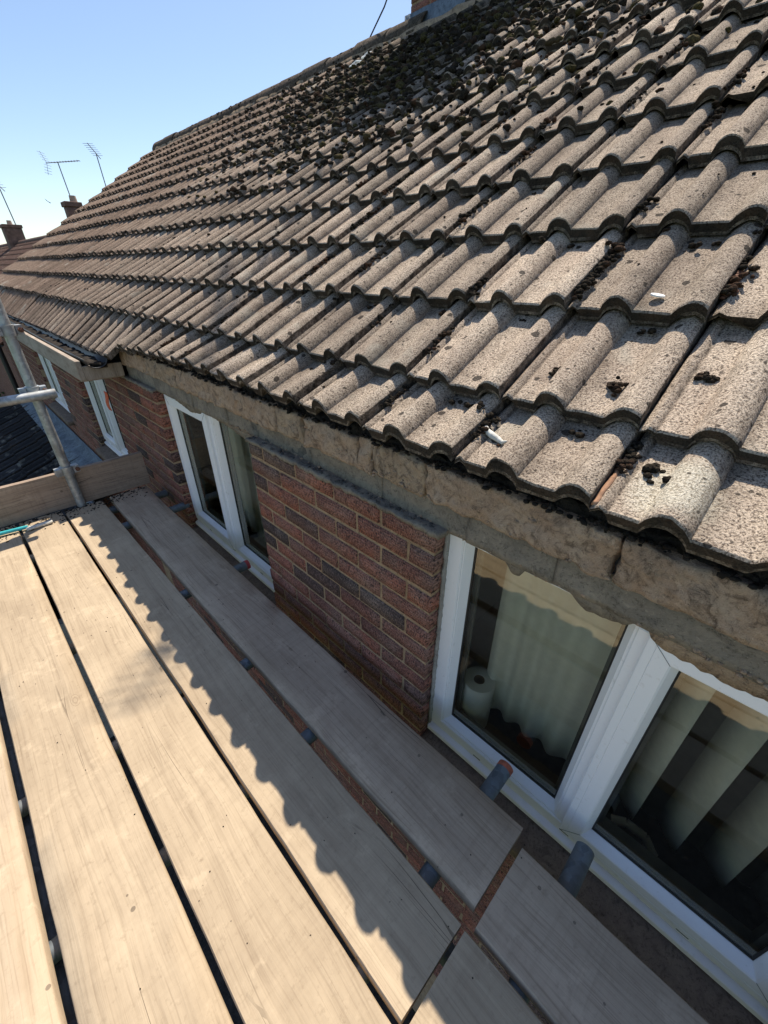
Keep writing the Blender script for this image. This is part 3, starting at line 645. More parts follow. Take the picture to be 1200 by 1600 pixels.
def tile_mesh(seed, length=0.36, dense=True, broken=False):
    ss = prof_s if dense else [0.0, 0.016, 0.03, 0.08, 0.09, 0.105, 0.12, 0.138, 0.152, 0.16, 0.228, 0.24, 0.256, 0.276, 0.288, 0.2965]
    us = [0, 0.004, 0.012, 0.03, 0.06, 0.10, 0.15, 0.2, 0.26, 0.31, length] if dense else [0, 0.1, 0.2, length]
    nS, nU = len(ss), len(us); v = []; D = []; th = 0.031
    S = seed*5.17
    for iu, u in enumerate(us):
        for s in ss:
            h = prof_h(s)
            nz = noise.noise(Vector((s*45, u*30, S)))*0.0010 + noise.noise(Vector((s*14, u*9, S+3)))*0.0014
            du = 0.0
            if iu < 3:
                du = (noise.noise(Vector((s*70, 0, S)))*0.0028 + noise.noise(Vector((s*22, 2, S)))*0.003)*(1-iu/3)
                if broken: du += max(0, noise.noise(Vector((s*9, 9, S)))+0.1)*0.02*(1-iu/3)
            if iu == 0: h -= 0.0035
            v.append((u+du, -s, h+nz))
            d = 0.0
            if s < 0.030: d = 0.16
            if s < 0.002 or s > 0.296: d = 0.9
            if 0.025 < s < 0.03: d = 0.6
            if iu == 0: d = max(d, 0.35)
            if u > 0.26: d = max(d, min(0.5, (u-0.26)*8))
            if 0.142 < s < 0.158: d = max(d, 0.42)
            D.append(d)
    top = nS*nU
    tf = len(v) + 2*nS
    for u in (us[0], us[-1]):      # underside
        for s in ss:
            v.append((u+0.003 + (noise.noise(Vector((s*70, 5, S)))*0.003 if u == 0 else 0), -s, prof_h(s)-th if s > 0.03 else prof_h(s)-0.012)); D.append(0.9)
    for j in range(nS): v.append(v[j]); D.append(1.0)           # own verts for the tail face, coloured near-black as its shade
    f = []
    for i in range(nU-1):
        for j in range(nS-1): a = i*nS+j; f.append((a, a+nS, a+nS+1, a+1))
    for j in range(nS-1):
        f.append((tf+j, tf+j+1, top+j+1, top+j))                 # tail face
        f.append((top+j, top+j+1, top+nS+j+1, top+nS+j))         # underside
    for i in range(nU-1):                                        # sides
        pass
    f.append(tuple([i*nS for i in range(nU)][::-1] + [top, top+nS]))
    f.append(tuple([i*nS+nS-1 for i in range(nU)] + [top+nS+nS-1, top+nS-1]))
    me = mesh('roof_tile', v, f); me.polygons.foreach_set('use_smooth', [True]*len(me.polygons))
    bm = bmesh.new(); bm.from_mesh(me); 
    for e in bm.edges:
        if len(e.link_faces) == 2 and e.calc_face_angle(0) > math.radians(36): e.smooth = False
    bm.to_mesh(me); bm.free()
    at = me.attributes.new('dirt_shade', 'FLOAT', 'POINT'); at.data.foreach_set('value', D[:len(me.vertices)])
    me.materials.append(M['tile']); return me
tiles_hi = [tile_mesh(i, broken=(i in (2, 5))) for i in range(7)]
tiles_lo = [tile_mesh(i+20, dense=False) for i in range(3)]
J0 = 0.188
roof = put('roof', MB().add([(0.80, -1.62, 0.925), (0.80, 10.0, 0.86), (4.01, 10.0, 3.045), (4.01, -1.62, 3.045), (7.5, -1.62, 0.80), (7.5, 10.0, 0.80)], [(0, 3, 2, 1), (3, 4, 5, 2)]).me('roof'), 'felt', house)
camp = Vector((0, 0, 1.3))
cands = []
for k in range(1, NK+1):
    for j in range(-6, 33):
        y1 = J0 + 0.3*(j+1)
        tx, tz = tail(k, y1); nx, nz_ = tail(k+1, y1)
        ang = math.atan2(nz_-LIFT-tz, nx-tx)
        cands.append((k, j, y1, tx, tz, ang))
def inview(p):
    q = p - camp; zc = q.dot(fw)
    if zc <= 0.05: return False
    return abs(q.dot(R0)/zc*F) < 640 and abs(q.dot(U0)/zc*F) < 840
cands.sort(key=lambda c: ((Vector((c[3]+0.13, c[2]-0.15, c[4]+.08))-camp).length if inview(Vector((c[3]+0.13, c[2]-0.15, c[4]+.08))) else 99))
rest = []
for n_, (k, j, y1, tx, tz, ang) in enumerate(cands):
    ang += random.uniform(-0.012, 0.012); du = random.uniform(-0.005, 0.005)
    loc = (tx+du, y1+random.uniform(-0.0015, 0.0015), tz+random.uniform(-0.002, 0.002)+du*0.5); rot = (random.uniform(-0.012, 0.012), -ang, random.uniform(-0.013, 0.013))
    if n_ < 300:
        me = tiles_hi[random.randrange(7)] if k > 1 else tiles_hi[(j*3+2) % 7]
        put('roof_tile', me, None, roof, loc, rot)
    else:
        me = (tiles_hi[random.randrange(7)] if n_ < 360 else tiles_lo[random.randrange(3)])
        from mathutils import Euler
        rest.append((me, Matrix.Translation(loc) @ Euler(rot).to_matrix().to_4x4()))
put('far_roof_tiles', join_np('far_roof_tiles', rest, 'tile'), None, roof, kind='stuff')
a1_ = math.atan2(tail(2)[1]-LIFT-0.941, tail(2)[0]-0.7065)
put('broken_rib', rough_box(0.004, 0.150, -0.0075, 0.0015, -0.004, 0.006, 0.003, 0.006, 60, 4), 'tile_broken', roof, (0.7065, 0.188, 0.941), (0, -a1_, 0))
# ridge tiles and verge mortar
rx, rz = 4.03, 3.07
rme = []
for sd in range(3):
    v = []; f = []; n = 14
    for i, yy in enumerate((0, 0.02, 0.43, 0.445)):
        for j in range(n+1):
            a = math.pi*(-0.06+1.12*j/n); r_ = 0.125 + (0.004 if i in (1, 2) else 0) + noise.noise(Vector((j*.7, yy*9, sd)))*0.004
            v.append((r_*math.cos(a), yy, r_*math.sin(a)))
    for i in range(3):
        for j in range(n): a = i*(n+1)+j; f.append((a, a+1, a+n+2, a+n+1))
    me = mesh('ridge_tile', v, f, True); bm = bmesh.new(); bm.from_mesh(me); bmesh.ops.solidify(bm, geom=bm.faces[:], thickness=0.015); bm.to_mesh(me); bm.free(); me.materials.append(M['tile']); at = me.attributes.new('dirt_shade', 'FLOAT', 'POINT'); at.data.foreach_set('value', [0.85]*len(me.vertices)); rme.append(me)
y = 9.3; 
while y > -1.7:
    if not (2.85 < y+0.22 < 3.62): put('ridge_tile', rme[random.randrange(3)], None, roof, (rx, y, rz+random.uniform(-0.008, 0.008)), (0, 0, random.uniform(-0.012, 0.012)))
    y -= 0.45
put('ridge_mortar', rough_box(rx-0.14, rx+0.14, -1.6, 9.72, rz-0.06, rz+0.03, 0.02, 0.08, 9, 2), 'tan2', roof)
for k in range(1, NK+1):
    tx, tz = tail(k, 9.9); nx, nz_ = tail(k+1, 9.9); a = math.atan2(nz_-LIFT-tz, nx-tx)
    me = rough_box(0, 0.33, -0.03, 0.035, -0.05, -0.012, 0.008, 0.05, 20, k)
    put('verge_mortar', me, 'tan2', roof, (tx+0.005, 10.08, tz-0.008), (0, -a, 0))

# ---- far eaves: boxed fascia, black gutter
def plank(x0, x1, y0, y1, z0, z1, seed):
    b = bevel(MB().box(x0, x1, y0, y1, z0, z1).me('plank'), 0.0025)
    return b
put('fascia', plank(0.505, 0.533, 3.05, 9.95, 0.712, 0.822, 1), 'wood_old', house)
put('fascia', plank(0.5335, 0.744, 3.046, 3.072, 0.708, 0.79, 2), 'wood_old', house)
put('soffit', plank(0.512, 0.744, 3.074, 9.95, 0.699, 0.711, 3), 'wood_old', house)
v = []; f = []; n = 12
for i, yy in enumerate(np.linspace(3.0, 9.9, 24)):
    for j in range(n+1):
        a = math.pi*(1+j/n); v.append((0.604+0.060*math.cos(a), yy, 0.835+0.055*math.sin(a)-0.004*math.sin(yy*2)))
for i in range(23):
    for j in range(n): a = i*(n+1)+j; f.append((a, a+1, a+n+2, a+n+1))
gm = mesh('gutter', v, f, True); bm = bmesh.new(); bm.from_mesh(gm); bmesh.ops.solidify(bm, geom=bm.faces[:], thickness=0.004); bm.to_mesh(gm); bm.free()
put('gutter', gm, 'black_plastic', house)
#put('gutter_end', MB().tube((0.613, 2.995, 0.835), (0.613, 3.003, 0.835), 0.064, 20).me('gutter_end'), 'black_plastic', house)
put('gutter_debris', rough_box(0.575, 0.655, 3.02, 9.8, 0.79, 0.806, 0.022, 0.035, 22, 9), 'felt', house)
dp = MB().tube((0.64, 9.75, 0.80), (0.64, 9.75, -3.8), 0.04, 12)
put('downpipe', autosmooth(dp.me('downpipe')), 'black_plastic', house)
# ---- lean-to roof and its flashing
lean = thing('lean_to_roof', 'low dark tiled lean-to roof against the wall beyond the scaffold', 'roof', (0, 6, -3.8))
dz_ = 0.40; x_top, z_top = 0.745, -0.56
put('roof_deck', MB().add([(x_top, 4.5, z_top-0.06), (x_top, 9.3, z_top-0.06), (-2.3, 9.3, z_top-0.06-dz_*3.045), (-2.3, 4.5, z_top-0.06-dz_*3.045)], [(0, 1, 2, 3)]).me('roof_deck'), 'felt', lean)
put('lean_to_wall', MB().box(-2.2, 0.74, 9.1, 9.25, -3.8, -0.95).box(-2.2, -2.1, 4.55, 9.1, -3.8, -1.85).box(-2.2, 0.74, 4.55, 4.65, -3.8, -1.9).me('lean_to_wall'), 'plinth', lean)
dark_tiles = []
for i in range(3):
    me = tiles_lo[i].copy(); me.materials.clear(); me.materials.append(M['tile_dark']); dark_tiles.append(me)
la = math.atan(dz_)
for k in range(10):
    for j in range(4, 20):
        xk = x_top - 0.12 - 0.30*math.cos(la)*k - 0.2; zk = z_top - dz_*(x_top-xk)
        if k > 8: continue
        put('roof_tile', dark_tiles[random.randrange(3)], None, lean, (xk, 3.3+0.3*(j+1), zk+random.uniform(-.002, .002)), (0, -la+0.05, random.uniform(-.006, .006)))
v = []; f = []; n = 90
for i in range(n+1):
    yy = 4.5 + 4.8*i/n; w_ = 0.006*math.sin(yy*41) + 0.008*noise.noise(Vector((yy*6, 0, 0)))
    v += [(0.738, yy, -0.43), (0.735, yy, -0.545), (0.66, yy, -0.575+w_), (0.54, yy, -0.622+w_*1.6)]
for i in range(n):
    for j in range(3): a = i*4+j; f.append((a, a+1, a+5, a+4))
fm = mesh('lead_flashing', v, f, True); bm = bmesh.new(); bm.from_mesh(fm); bmesh.ops.solidify(bm, geom=bm.faces[:], thickness=0.003); bm.to_mesh(fm); bm.free()
put('lead_flashing', fm, 'lead', lean)

# ---- chimney of this house
ch = put('chimney', MB().box(4.006, 4.594, 2.766, 3.664, 2.6, 4.92).me('chimney'), 'mortar', house)
for r in range(28):
    z = 2.85 + 0.075*r
    y = 3.67; first = r % 2 == 0; pairs = []
    while y > 2.79:
        wd = min(0.1025 if first else 0.215, y-2.76); first = False
        if wd > 0.03:
            if 2.98 < z < 3.7: put('brick', brick_mesh(wd, 0.1, 0.065, 1), None, ch, (4.0, y-wd, z))
            else: pairs.append((brick_mesh(wd, 0.1, 0.065, 1), Matrix.Translation((4.0, y-wd, z))))
        y -= wd+0.01
    for x0 in (4.105, 4.33):
        pairs.append((brick_mesh(0.215, 0.1, 0.065, 2), Matrix.Translation((x0+0.215, 3.57, z)) @ Matrix.Rotation(math.radians(90), 4, 'Z') ))
    if 'CHP' not in globals(): CHP = []
    CHP += pairs
put('upper_brickwork', join_np('upper_brickwork', CHP, 'brick'), None, ch, kind='stuff')
put('chimney_cap', rough_box(3.96, 4.64, 2.72, 3.71, 4.92, 5.02, 0.006, 0.08, 8, 1), 'grey', ch)
v = []; f = []
for yy0 in (2.99, 3.44):
    put('chimney_pot', autosmooth(MB().tube((4.3, yy0, 5.02), (4.3, yy0, 5.32), 0.12, 16, True, 0.1).me('chimney_pot')), 'terracotta', ch)
# lead round the base: an upstand and a skirt dressed over the tiles
v = []; f = []; n = 46
for i in range(n+1):
    yy = 2.70 + 1.02*i/n; rip = 0.012*math.sin(yy*2*math.pi/0.15)
    v += [(3.982, yy, 3.235+0.006*noise.noise(Vector((yy*9, 1, 1)))), (3.98, yy, 3.09), (3.90, yy, 3.035+rip), (3.80, yy, 2.972+rip)]
for i in range(n):
    for j in range(3): a = i*4+j; f.append((a, a+1, a+5, a+4))
fm = mesh('lead_apron', v, f, True); bm = bmesh.new(); bm.from_mesh(fm); bmesh.ops.solidify(bm, geom=bm.faces[:], thickness=0.003); bm.to_mesh(fm); bm.free()
put('lead_apron', fm, 'lead', ch)
put('lead_side', MB().box(3.985, 4.62, 3.667, 3.682, 2.7, 3.24).me('lead_side'), 'lead', ch)

def yagi(name, label, base, top, tip, r, group=None, fan=True, ndir=9, elem=0.16, boomr=None, cat='aerial'):
    t = thing(name, label, cat, base, group); b0, t0, p0 = Vector(base), Vector(top), Vector(tip)
    mast = put('mast', autosmooth(MB().tube(b0, t0, r, 8).me('mast')), 'aerial', t)
    br = boomr or r*0.7
    axis = (p0-t0); back = t0 - axis*0.55
    put('boom', autosmooth(MB().tube(back, p0, br, 6).me('boom')), 'aerial', t)
    d = axis.normalized(); side = d.cross(Vector((0, 0, 1))).normalized(); upv = side.cross(d)
    for i in range(ndir):
        c = back.lerp(p0, 0.22+0.75*i/(ndir-1)); put('director', MB().tube(c-side*elem/2+upv*0.0, c+side*elem/2, br*0.45, 5).me('director'), 'aerial', t)
    if fan:
        for s_ in (1, -1):
            for q in range(4):
                c = back + upv*s_*(0.05+0.06*q) - d*0.02*q + d*0.03
                put('reflector_rod', MB().tube(c-side*elem*0.8, c+side*elem*0.8, br*0.45, 5).me('reflector_rod'), 'aerial', t)
            put('reflector_arm', MB().tube(back+d*0.03, back+upv*s_*0.26-d*0.05, br*0.5, 5).me('reflector_arm'), 'aerial', t)
    return t
yagi('tv_aerial', 'tall television aerial on a mast strapped to the big chimney', (3.96, 3.5, 4.4), (3.96, 3.5, 7.0), (4.3, 4.1, 7.05), 0.02, ndir=7)
# cable and bracket on the ridge beside the chimney
cb = MB().path([(4.02, 3.69, 3.75), (4.0, 3.84, 3.55), (4.02, 4.02, 3.38), (4.03, 4.22, 3.24), (4.02, 4.26, 3.19)], 0.007, 6)
put('aerial_cable', cb.me('aerial_cable'), 'black_plastic', label='thin grey cable rising from the ridge tiles beside the chimney', cat='cable')
bk = MB()
for q in ((3.86, 4.02), (3.75, 4.07)): bk.path([(q[0], q[1]-0.04, 3.04+(q[0]-3.86)*.66), (q[0]-0.02, q[1]+0.04, 3.05+(q[0]-3.86)*.66), (q[0]-0.09, q[1]+0.05, 3.0+(q[0]-3.86)*.66), (q[0]-0.08, q[1]-0.03, 3.0+(q[0]-3.86)*.66), (q[0], q[1]-0.04, 3.04+(q[0]-3.86)*.66)], 0.009, 6)
put('metal_bracket', bk.me('metal_bracket'), 'white', label='small pale metal bracket lying by the chimney foot on the roof', cat='bracket')

# ------------------------------------------------------------------ neighbour houses, chimneys, aerials, bird
nb = thing('neighbour_house', 'reddish tiled terrace house beyond the gable with lower roof', 'house', (4, 20, -3.8))
put('wall', MB().box(0.9, 7.2, 10.3, 33.5, -3.8, 0.15).me('wall'), 'brick', nb)
rr = []
SL = math.atan2(2.15-0.1, 4.0-0.75)
put('roof', MB().add([(0.7, 10.25, 0.05), (4.0, 10.25, 2.12), (4.0, 33.6, 2.12), (0.7, 33.6, 0.05), (7.4, 10.25, 0.05), (7.4, 33.6, 0.05)], [(0, 1, 2, 3), (1, 4, 5, 2)]).me('roof'), 'felt', nb)
for k in range(12):
    for j in range(77):
        xk = 0.72+0.275*k; zk = 0.11+0.275*k*math.tan(SL)
        rr.append((tiles_lo[(k+j) % 3], Matrix.Translation((xk, 10.25+0.3*(j+1), zk)) @ Euler((0, -SL+0.06, 0)).to_matrix().to_4x4()))
put('roof_tiles', join_np('neighbour_tiles', rr, 'tile_red'), None, nb, kind='stuff')
put('ridge', autosmooth(MB().tube((4.0, 10.2, 2.13), (4.0, 33.6, 2.13), 0.12, 12).me('ridge')), 'tile_red', nb)
def far_chimney(label, x, y, z0, z1, w, d, pots):
    t = thing('chimney', label, 'chimney', (x, y, z0))
    st = put('stack', rough_box(x-w/2, x+w/2, y-d/2, y+d/2, z0, z1-0.12, 0.004, 0.12, 6, y), 'sooty', t)
    pr = []
    put('oversail', bevel(MB().box(x-w/2-0.04, x+w/2+0.04, y-d/2-0.04, y+d/2+0.04, z1-0.12, z1).me('oversail'), 0.01), 'sooty', t)
    for (px, py) in pots: put('chimney_pot', autosmooth(MB().tube((px, py, z1), (px, py, z1+0.16), 0.10, 14, True, 0.085).me('chimney_pot')), 'terracotta', t)
far_chimney('brick chimney with a pot at the far left on the lower roof', 3.95, 27, 1.6, 2.84, 0.62, 0.8, [(3.95, 27)])
far_chimney('small grey chimney just peeping over the roof verge', 4.12, 17, 1.7, 2.90, 0.36, 0.4, [(4.2, 17)])
yagi('tv_aerial', 'grey television aerial with a long boom on the small chimney behind the verge', (4.17, 17.0, 2.7), (4.10, 17.0, 3.80), (4.55, 16.6, 3.84), 0.014, ndir=10, elem=0.2)
yagi('tv_aerial', 'small tilted television aerial whose mast rises straight out of the verge line', (4.36, 14.2, 2.0), (4.30, 14.2, 3.66), (4.08, 13.9, 3.78), 0.012, ndir=7, elem=0.22, fan=False)
yagi('tv_aerial', 'television aerial on a thin leaning mast above the far left chimney', (4.2, 27.2, 2.6), (4.08, 27.2, 4.25), (3.7, 26.6, 4.55), 0.022, ndir=6, elem=0.4, fan=False)
bd = MB().add([(0, 0, 0), (-0.22, 0.02, 0.07), (-0.12, 0.07, 0.03), (0.22, -0.02, 0.05), (0.12, 0.06, 0.01), (0, 0.14, -0.01), (0, -0.1, 0)], [(0, 1, 2), (0, 4, 3), (0, 2, 5), (0, 5, 4)]).tube((0, -0.1, 0), (0, 0.12, 0), 0.02, 6, True, 0.008)
put('bird', bd.me('bird'), 'bird', None, (6.3, 30, 4.06), (0.5, 0.25, 0.6), label='small dark bird gliding in the sky left of the roof', cat='bird')

# garden: hedge and trees seen past the scaffold pole
def leaf_cloud(cx, cy, cz, rx_, ry_, rz_, n, size, seed):
    r_ = np.random.default_rng(seed); v = []; f = []
    cl = r_.normal(size=(max(6, n//120), 3)); cl /= np.linalg.norm(cl, axis=1)[:, None]; cl *= r_.uniform(0.3, 0.95, (len(cl), 1))
    for i in range(n):
        c = cl[r_.integers(len(cl))] + r_.normal(size=3)*0.17; c = np.array([cx, cy, cz]) + c*np.array([rx_, ry_, rz_])
        a = r_.normal(size=3); a /= np.linalg.norm(a); b = np.cross(a, r_.normal(size=3)); b /= np.linalg.norm(b)
        k = len(v); v += [tuple(c-a*size), tuple(c+b*size*0.55), tuple(c+a*size), tuple(c-b*size*0.55)]; f.append((k, k+1, k+2, k+3))
    return mesh('crown', v, f)
for i, (x, y, h, rr_, lab) in enumerate([(0.4, 27, 4.2, 2.6, 'broad dark garden tree behind the scaffold pole'), (2.6, 36, 4.6, 3.2, 'tall tree in the garden furthest behind the far wall'), (-4, 30, 4.5, 3.0, 'bushy tree at the far left of the garden')]):
    t = thing('tree', lab, 'tree', (x, y, -3.8)); put('trunk', autosmooth(MB().tube((x, y, -3.8), (x+.1, y, -3.8+h*.6), 0.16, 10, True, 0.08).me('trunk')), 'bark', t)
    put('crown', leaf_cloud(x, y, -3.8+h*0.52, rr_, rr_, h*0.46, 5000, 0.13, i), 'leaf', t)
hg = leaf_cloud(0, 19.5, -3.1, 5, 0.5, 0.75, 5000, 0.08, 9); put('hedge', hg, 'leaf', label='low clipped hedge crossing the garden beyond the lean-to', cat='hedge')

# ------------------------------------------------------------------ scaffold
def board(name, x0, x1, y0, y1, mat, label, z=0.0, th=0.038, rot=0.0, seed=0, bow=0.0):
    n = 60; v = []; f = []; L = y1-y0; cx = (x0+x1)/2; hw = (x1-x0)/2
    sec = [(-1, -th), (-1, -0.004), (-0.97, 0), (-0.5, 0), (0, 0), (0.5, 0), (0.97, 0), (1, -0.004), (1, -th)]
    for i in range(n+1):
        yy = -L/2 + L*i/n
        for (q, zz) in sec:
            wob = 0.0022*noise.noise(Vector((yy*3.5, q*2, seed))) + 0.0012*noise.noise(Vector((yy*22, q*2, seed+5)))
            e = 0
            if i in (0, n): e = 0.003*noise.noise(Vector((q*6, i, seed)))
            v.append((q*hw + wob + bow*(1-(2*yy/L)**2), yy+e, zz + 0.0012*noise.noise(Vector((yy*2, q, seed+9))) - (0.0 if zz == 0 else 0)))
    m_ = len(sec)
    for i in range(n):
        for j in range(m_): a = i*m_+j; b = i*m_+(j+1) % m_; f.append((a, b, b+m_, a+m_))
    f += [tuple(range(m_))[::-1], tuple(n*m_+j for j in range(m_))]
    me = autosmooth(mesh('board', v, f), 50)
    return put(name, me, mat, None, (cx, (y0+y1)/2, z), (0, 0, rot), label=label, cat='scaffold board', group='boards of the scaffold platform')
YE = 2.962
board('scaffold_board', -0.548, -0.322, -1.0, 2.9, 'pale_board', 'pale scaffold board at the outer left edge beyond the wide gap', -0.002, rot=0.003, seed=1)
board('scaffold_board', -0.297, -0.078, -0.95, YE, 'wood', 'sunlit scaffold board running under the teal tool, second from the left', seed=2)
board('scaffold_board', -0.062, 0.147, -0.95, YE, 'wood', 'sunlit scaffold board between the two long thin gaps in the middle', seed=3)
board('scaffold_board', 0.161, 0.366, 0.107, YE-0.03, 'wood', 'scaffold board with the scalloped shadow edge running along it', seed=4)
board('scaffold_board', 0.412, 0.640, 0.101, YE-0.01, 'wood_grey', 'shaded scaffold board nearest the wall running past the brick pier', seed=5, bow=-0.006)
board('scaffold_board', 0.382, 0.598, -2.4, 0.080, 'wood_grey', 'shaded scaffold board starting in front of the nearest window', seed=6)
board('scaffold_board', 0.155, 0.364, -2.4, 0.094, 'wood', 'short looking scaffold board starting at the bottom centre joint', seed=7)
# toe board on edge
tb = board('toe_board', -0.1125, 0.1125, -0.75, 0.75, 'wood_toe', 'dusty scaffold board standing on edge across the platform end', seed=8)
tb['group'] = ''; del tb['group']; tb['category'] = 'toe board'
tb.rotation_euler = (0, math.radians(90), math.radians(-91.0)); 
tb.rotation_euler = Matrix(((0, 1, 0), (0, 0, 1), (1, 0, 0))).to_euler()
tb.location = (-0.07, 3.012, 0.1135)

def tube_thing(name, a, b, label, mat='steel_dark', r=0.0242, capmat=None, cat='scaffold tube', group='short scaffold tubes under the boards'):
    a = Vector(a); b = Vector(b); t = thing(name, label, cat, tuple(a), group)
    d = (b-a).normalized()
    q = d.orthogonal().normalized(); w_ = d.cross(q); n = 24; v = []; f = []
    for p_, rr_ in ((a, r), (b-d*0.001, r), (b, r-0.001), (b, r-0.0045), (b-d*0.15, r-0.0045)):
        v += [p_ + (q*math.cos(2*math.pi*i/n)+w_*math.sin(2*math.pi*i/n))*rr_ for i in range(n)]
    for k in range(4):
        for i in range(n): f.append((k*n+i, k*n+(i+1) % n, (k+1)*n+(i+1) % n, (k+1)*n+i))
    put('pipe', autosmooth(mesh('pipe', [p_-a for p_ in v], f)), mat, t, tuple(a))
    if capmat:
        m_ = MB().tube(b-a-d*0.016, b-a+d*0.002, r+0.0007, 24, True); put('painted_end', autosmooth(m_.me('painted_end')), capmat, t, tuple(a))
    return t
trans = [(2.872, 0.735, None, 'scaffold tube end by the toe board, furthest from the camera'), (2.606, 0.775, None, 'bare steel scaffold tube end poking out left of the far window'),
         (1.741, 0.730, 'red', 'scaffold tube with a red painted end in front of the far window'), (1.166, 0.640, None, 'scaffold tube glimpsed in the gap beside the brick pier, upper one'),
         (0.751, 0.640, None, 'scaffold tube glimpsed in the gap beside the brick pier, lower one'), (0.222, 0.782, 'orange', 'scaffold tube with a faded orange end in front of the nearest window'),
         (-0.045, 0.745, None, 'dusty scaffold tube end reaching the sill below the nearest window')]
for (y, xe, cm, lab) in trans:
    tube_thing('scaffold_tube', (-0.75, y, -0.0635), (xe, y+(0.006 if xe > 0.7 else 0), -0.0635), lab, 'steel_dark', capmat=cm)
tube_thing('scaffold_tube', (-0.33, -1.4, -0.113), (-0.33, 3.35, -0.113), 'long scaffold tube running lengthways under the left boards', 'steel_dark')
tube_thing('scaffold_tube', (0.33, -1.4, -0.113), (0.33, 3.35, -0.113), 'long scaffold tube running lengthways under the middle boards', 'steel_dark')
# upright and guard rail with couplers
pole = thing('scaffold_pole', 'galvanised upright scaffold pole standing at the platform end', 'scaffold pole', (0.257, 2.945, 0.001))
pm = []
n = 28; v = []; f = []
for z in np.linspace(0.001, 2.4, 20): v += [(0.0243*math.cos(2*math.pi*i/n)+0.0*z, 0.0243*math.sin(2*math.pi*i/n), z) for i in range(n)]
for k in range(19):
    for i in range(n): f.append((k*n+i, k*n+(i+1) % n, (k+1)*n+(i+1) % n, (k+1)*n+i))
put('pipe', mesh('pipe', v, f, True), 'steel', pole, (0.257, 2.945, 0.0))
def coupler(parent, c, rot=0.0):
    c = Vector(c); rm_ = Matrix.Rotation(rot, 3, 'Z'); T = lambda p: c + rm_ @ Vector(p)
    b = MB(); n = 20; h = 0.026
    v = []; f = []
    for (rr_, zz) in ((0.0249, -h), (0.0335, -h), (0.0335, h), (0.0249, h)): v += [T((rr_*math.cos(2*math.pi*i/n), rr_*math.sin(2*math.pi*i/n), zz)) for i in range(n)]
    for k in range(4):
        for i in range(n): f.append((k*n+i, k*n+(i+1) % n, ((k+1) % 4)*n+(i+1) % n, ((k+1) % 4)*n+i))
    b.add(v, f)
    for sx in (-1, 1):
        vv = [T((sx*x, y, z)) for x in (0.030, 0.060) for y in (-0.020, 0.020) for z in (-0.022, 0.022)]
        b.add(vv, [(0, 1, 3, 2), (4, 6, 7, 5), (0, 4, 5, 1), (2, 3, 7, 6), (0, 2, 6, 4), (1, 5, 7, 3)])
    o = put('coupler', autosmooth(b.me('coupler'), 35), 'steel', parent)
    BASE[o.name] = Vector((0, 0, 0)); o.location = -BASE[parent.name]
    bt = MB().tube(T((0.047, -0.048, 0)), T((0.047, 0.03, 0)), 0.006, 8).tube(T((0.047, -0.036, 0)), T((0.047, -0.022, 0)), 0.0125, 6)
    q = put('bolt', bt.me('bolt'), 'rust', None); q.parent = o; q.location = (0, 0, 0)
    return o
PB = BASE[pole.name]
for zc, rt_ in ((1.02, 0.2), (0.715, 0.0), (0.245, 0.1)):
    coupler(pole, (0.257, 2.945, zc), rt_)
gr = tube_thing('guard_rail', (-1.6, 2.893, 0.665), (0.345, 2.893, 0.70), 'pale galvanised tube clamped level across the upright pole', 'steel', cat='guard rail', group=None)
gr2 = tube_thing('guard_rail', (-1.6, 2.893, 1.00), (0.20, 2.893, 1.02), 'upper galvanised tube ending at the top clamp of the pole', 'steel', cat='guard rail', group=None)
# teal-handled tool lying on the boards by the toe board
tool = thing('hand_tool', 'teal handled tool lying by the toe board at the left', 'tool', (-0.1, 2.83, 0.012))
tm = MB().tube((-0.38, 2.90, 0.016), (-0.03, 2.842, 0.018), 0.012, 12, True, 0.010)
put('handle', autosmooth(tm.me('handle')), 'teal', tool, (0, 0, 0))
put('blade', rough_box(-0.04, 0.085, 2.813, 2.842, 0.008, 0.02, 0.002, 0.02, 8, 2), 'bone', tool, (0, 0, 0))
def cluster(p_, r_, n=5):
    return [((p_[0]+random.gauss(0, r_*0.55), p_[1]+random.gauss(0, r_*0.45), p_[2]+random.uniform(-0.2, 0.35)*r_), r_*random.uniform(0.35, 0.7)) for _ in range(n)]
def lumps(name, pts, mat, label=None, cat=None, kind=None, sub=2, parent=None, flat=0.7):
    bases = []
    for sd in range(5):
        bm = bmesh.new(); bmesh.ops.create_icosphere(bm, subdivisions=sub, radius=1)
        for v_ in bm.verts:
            d = v_.co.normalized(); v_.co = d*(0.85 + 0.22*noise.noise(d*2.2+Vector((sd*5, 0, 0))) + 0.16*noise.noise(d*6.5+Vector((sd*9, 3, 0))) + 0.14*noise.noise(d*15+Vector((sd*2, 7, 0))))
        me = bpy.data.meshes.new('lump'); bm.to_mesh(me); bm.free(); bases.append(me)
    pr = []
    for (p_, r_) in pts:
        s_ = Matrix.Diagonal((r_*random.uniform(0.8, 1.3), r_*random.uniform(0.8, 1.3), r_*flat*random.uniform(0.8, 1.2), 1))
        pr.append((bases[random.randrange(5)], Matrix.Translation(p_) @ Matrix.Rotation(random.uniform(0, 6.28), 4, 'Z') @ s_))
    return put(name, join_np(name, pr, mat), None, parent, (0, 0, 0), label=label, cat=cat, kind=kind)
pts = [((random.uniform(-0.25, 0.62), 2.958-abs(random.gauss(0, 0.06)), 0.001), random.uniform(0.002, 0.009)) for _ in range(420)]
pts += [((random.uniform(-0.3, 0.62), random.uniform(0.0, 2.9), 0.0012), random.uniform(0.0008, 0.0026)) for _ in range(170)]
lumps('debris', pts, 'felt', kind='stuff', sub=1, flat=0.5)
lumps('debris', [((random.uniform(0.70, 0.765), random.uniform(-0.5, 0.54), -0.252), random.uniform(0.002, 0.007)) for _ in range(50)], 'felt', kind='stuff', sub=1, flat=0.6)

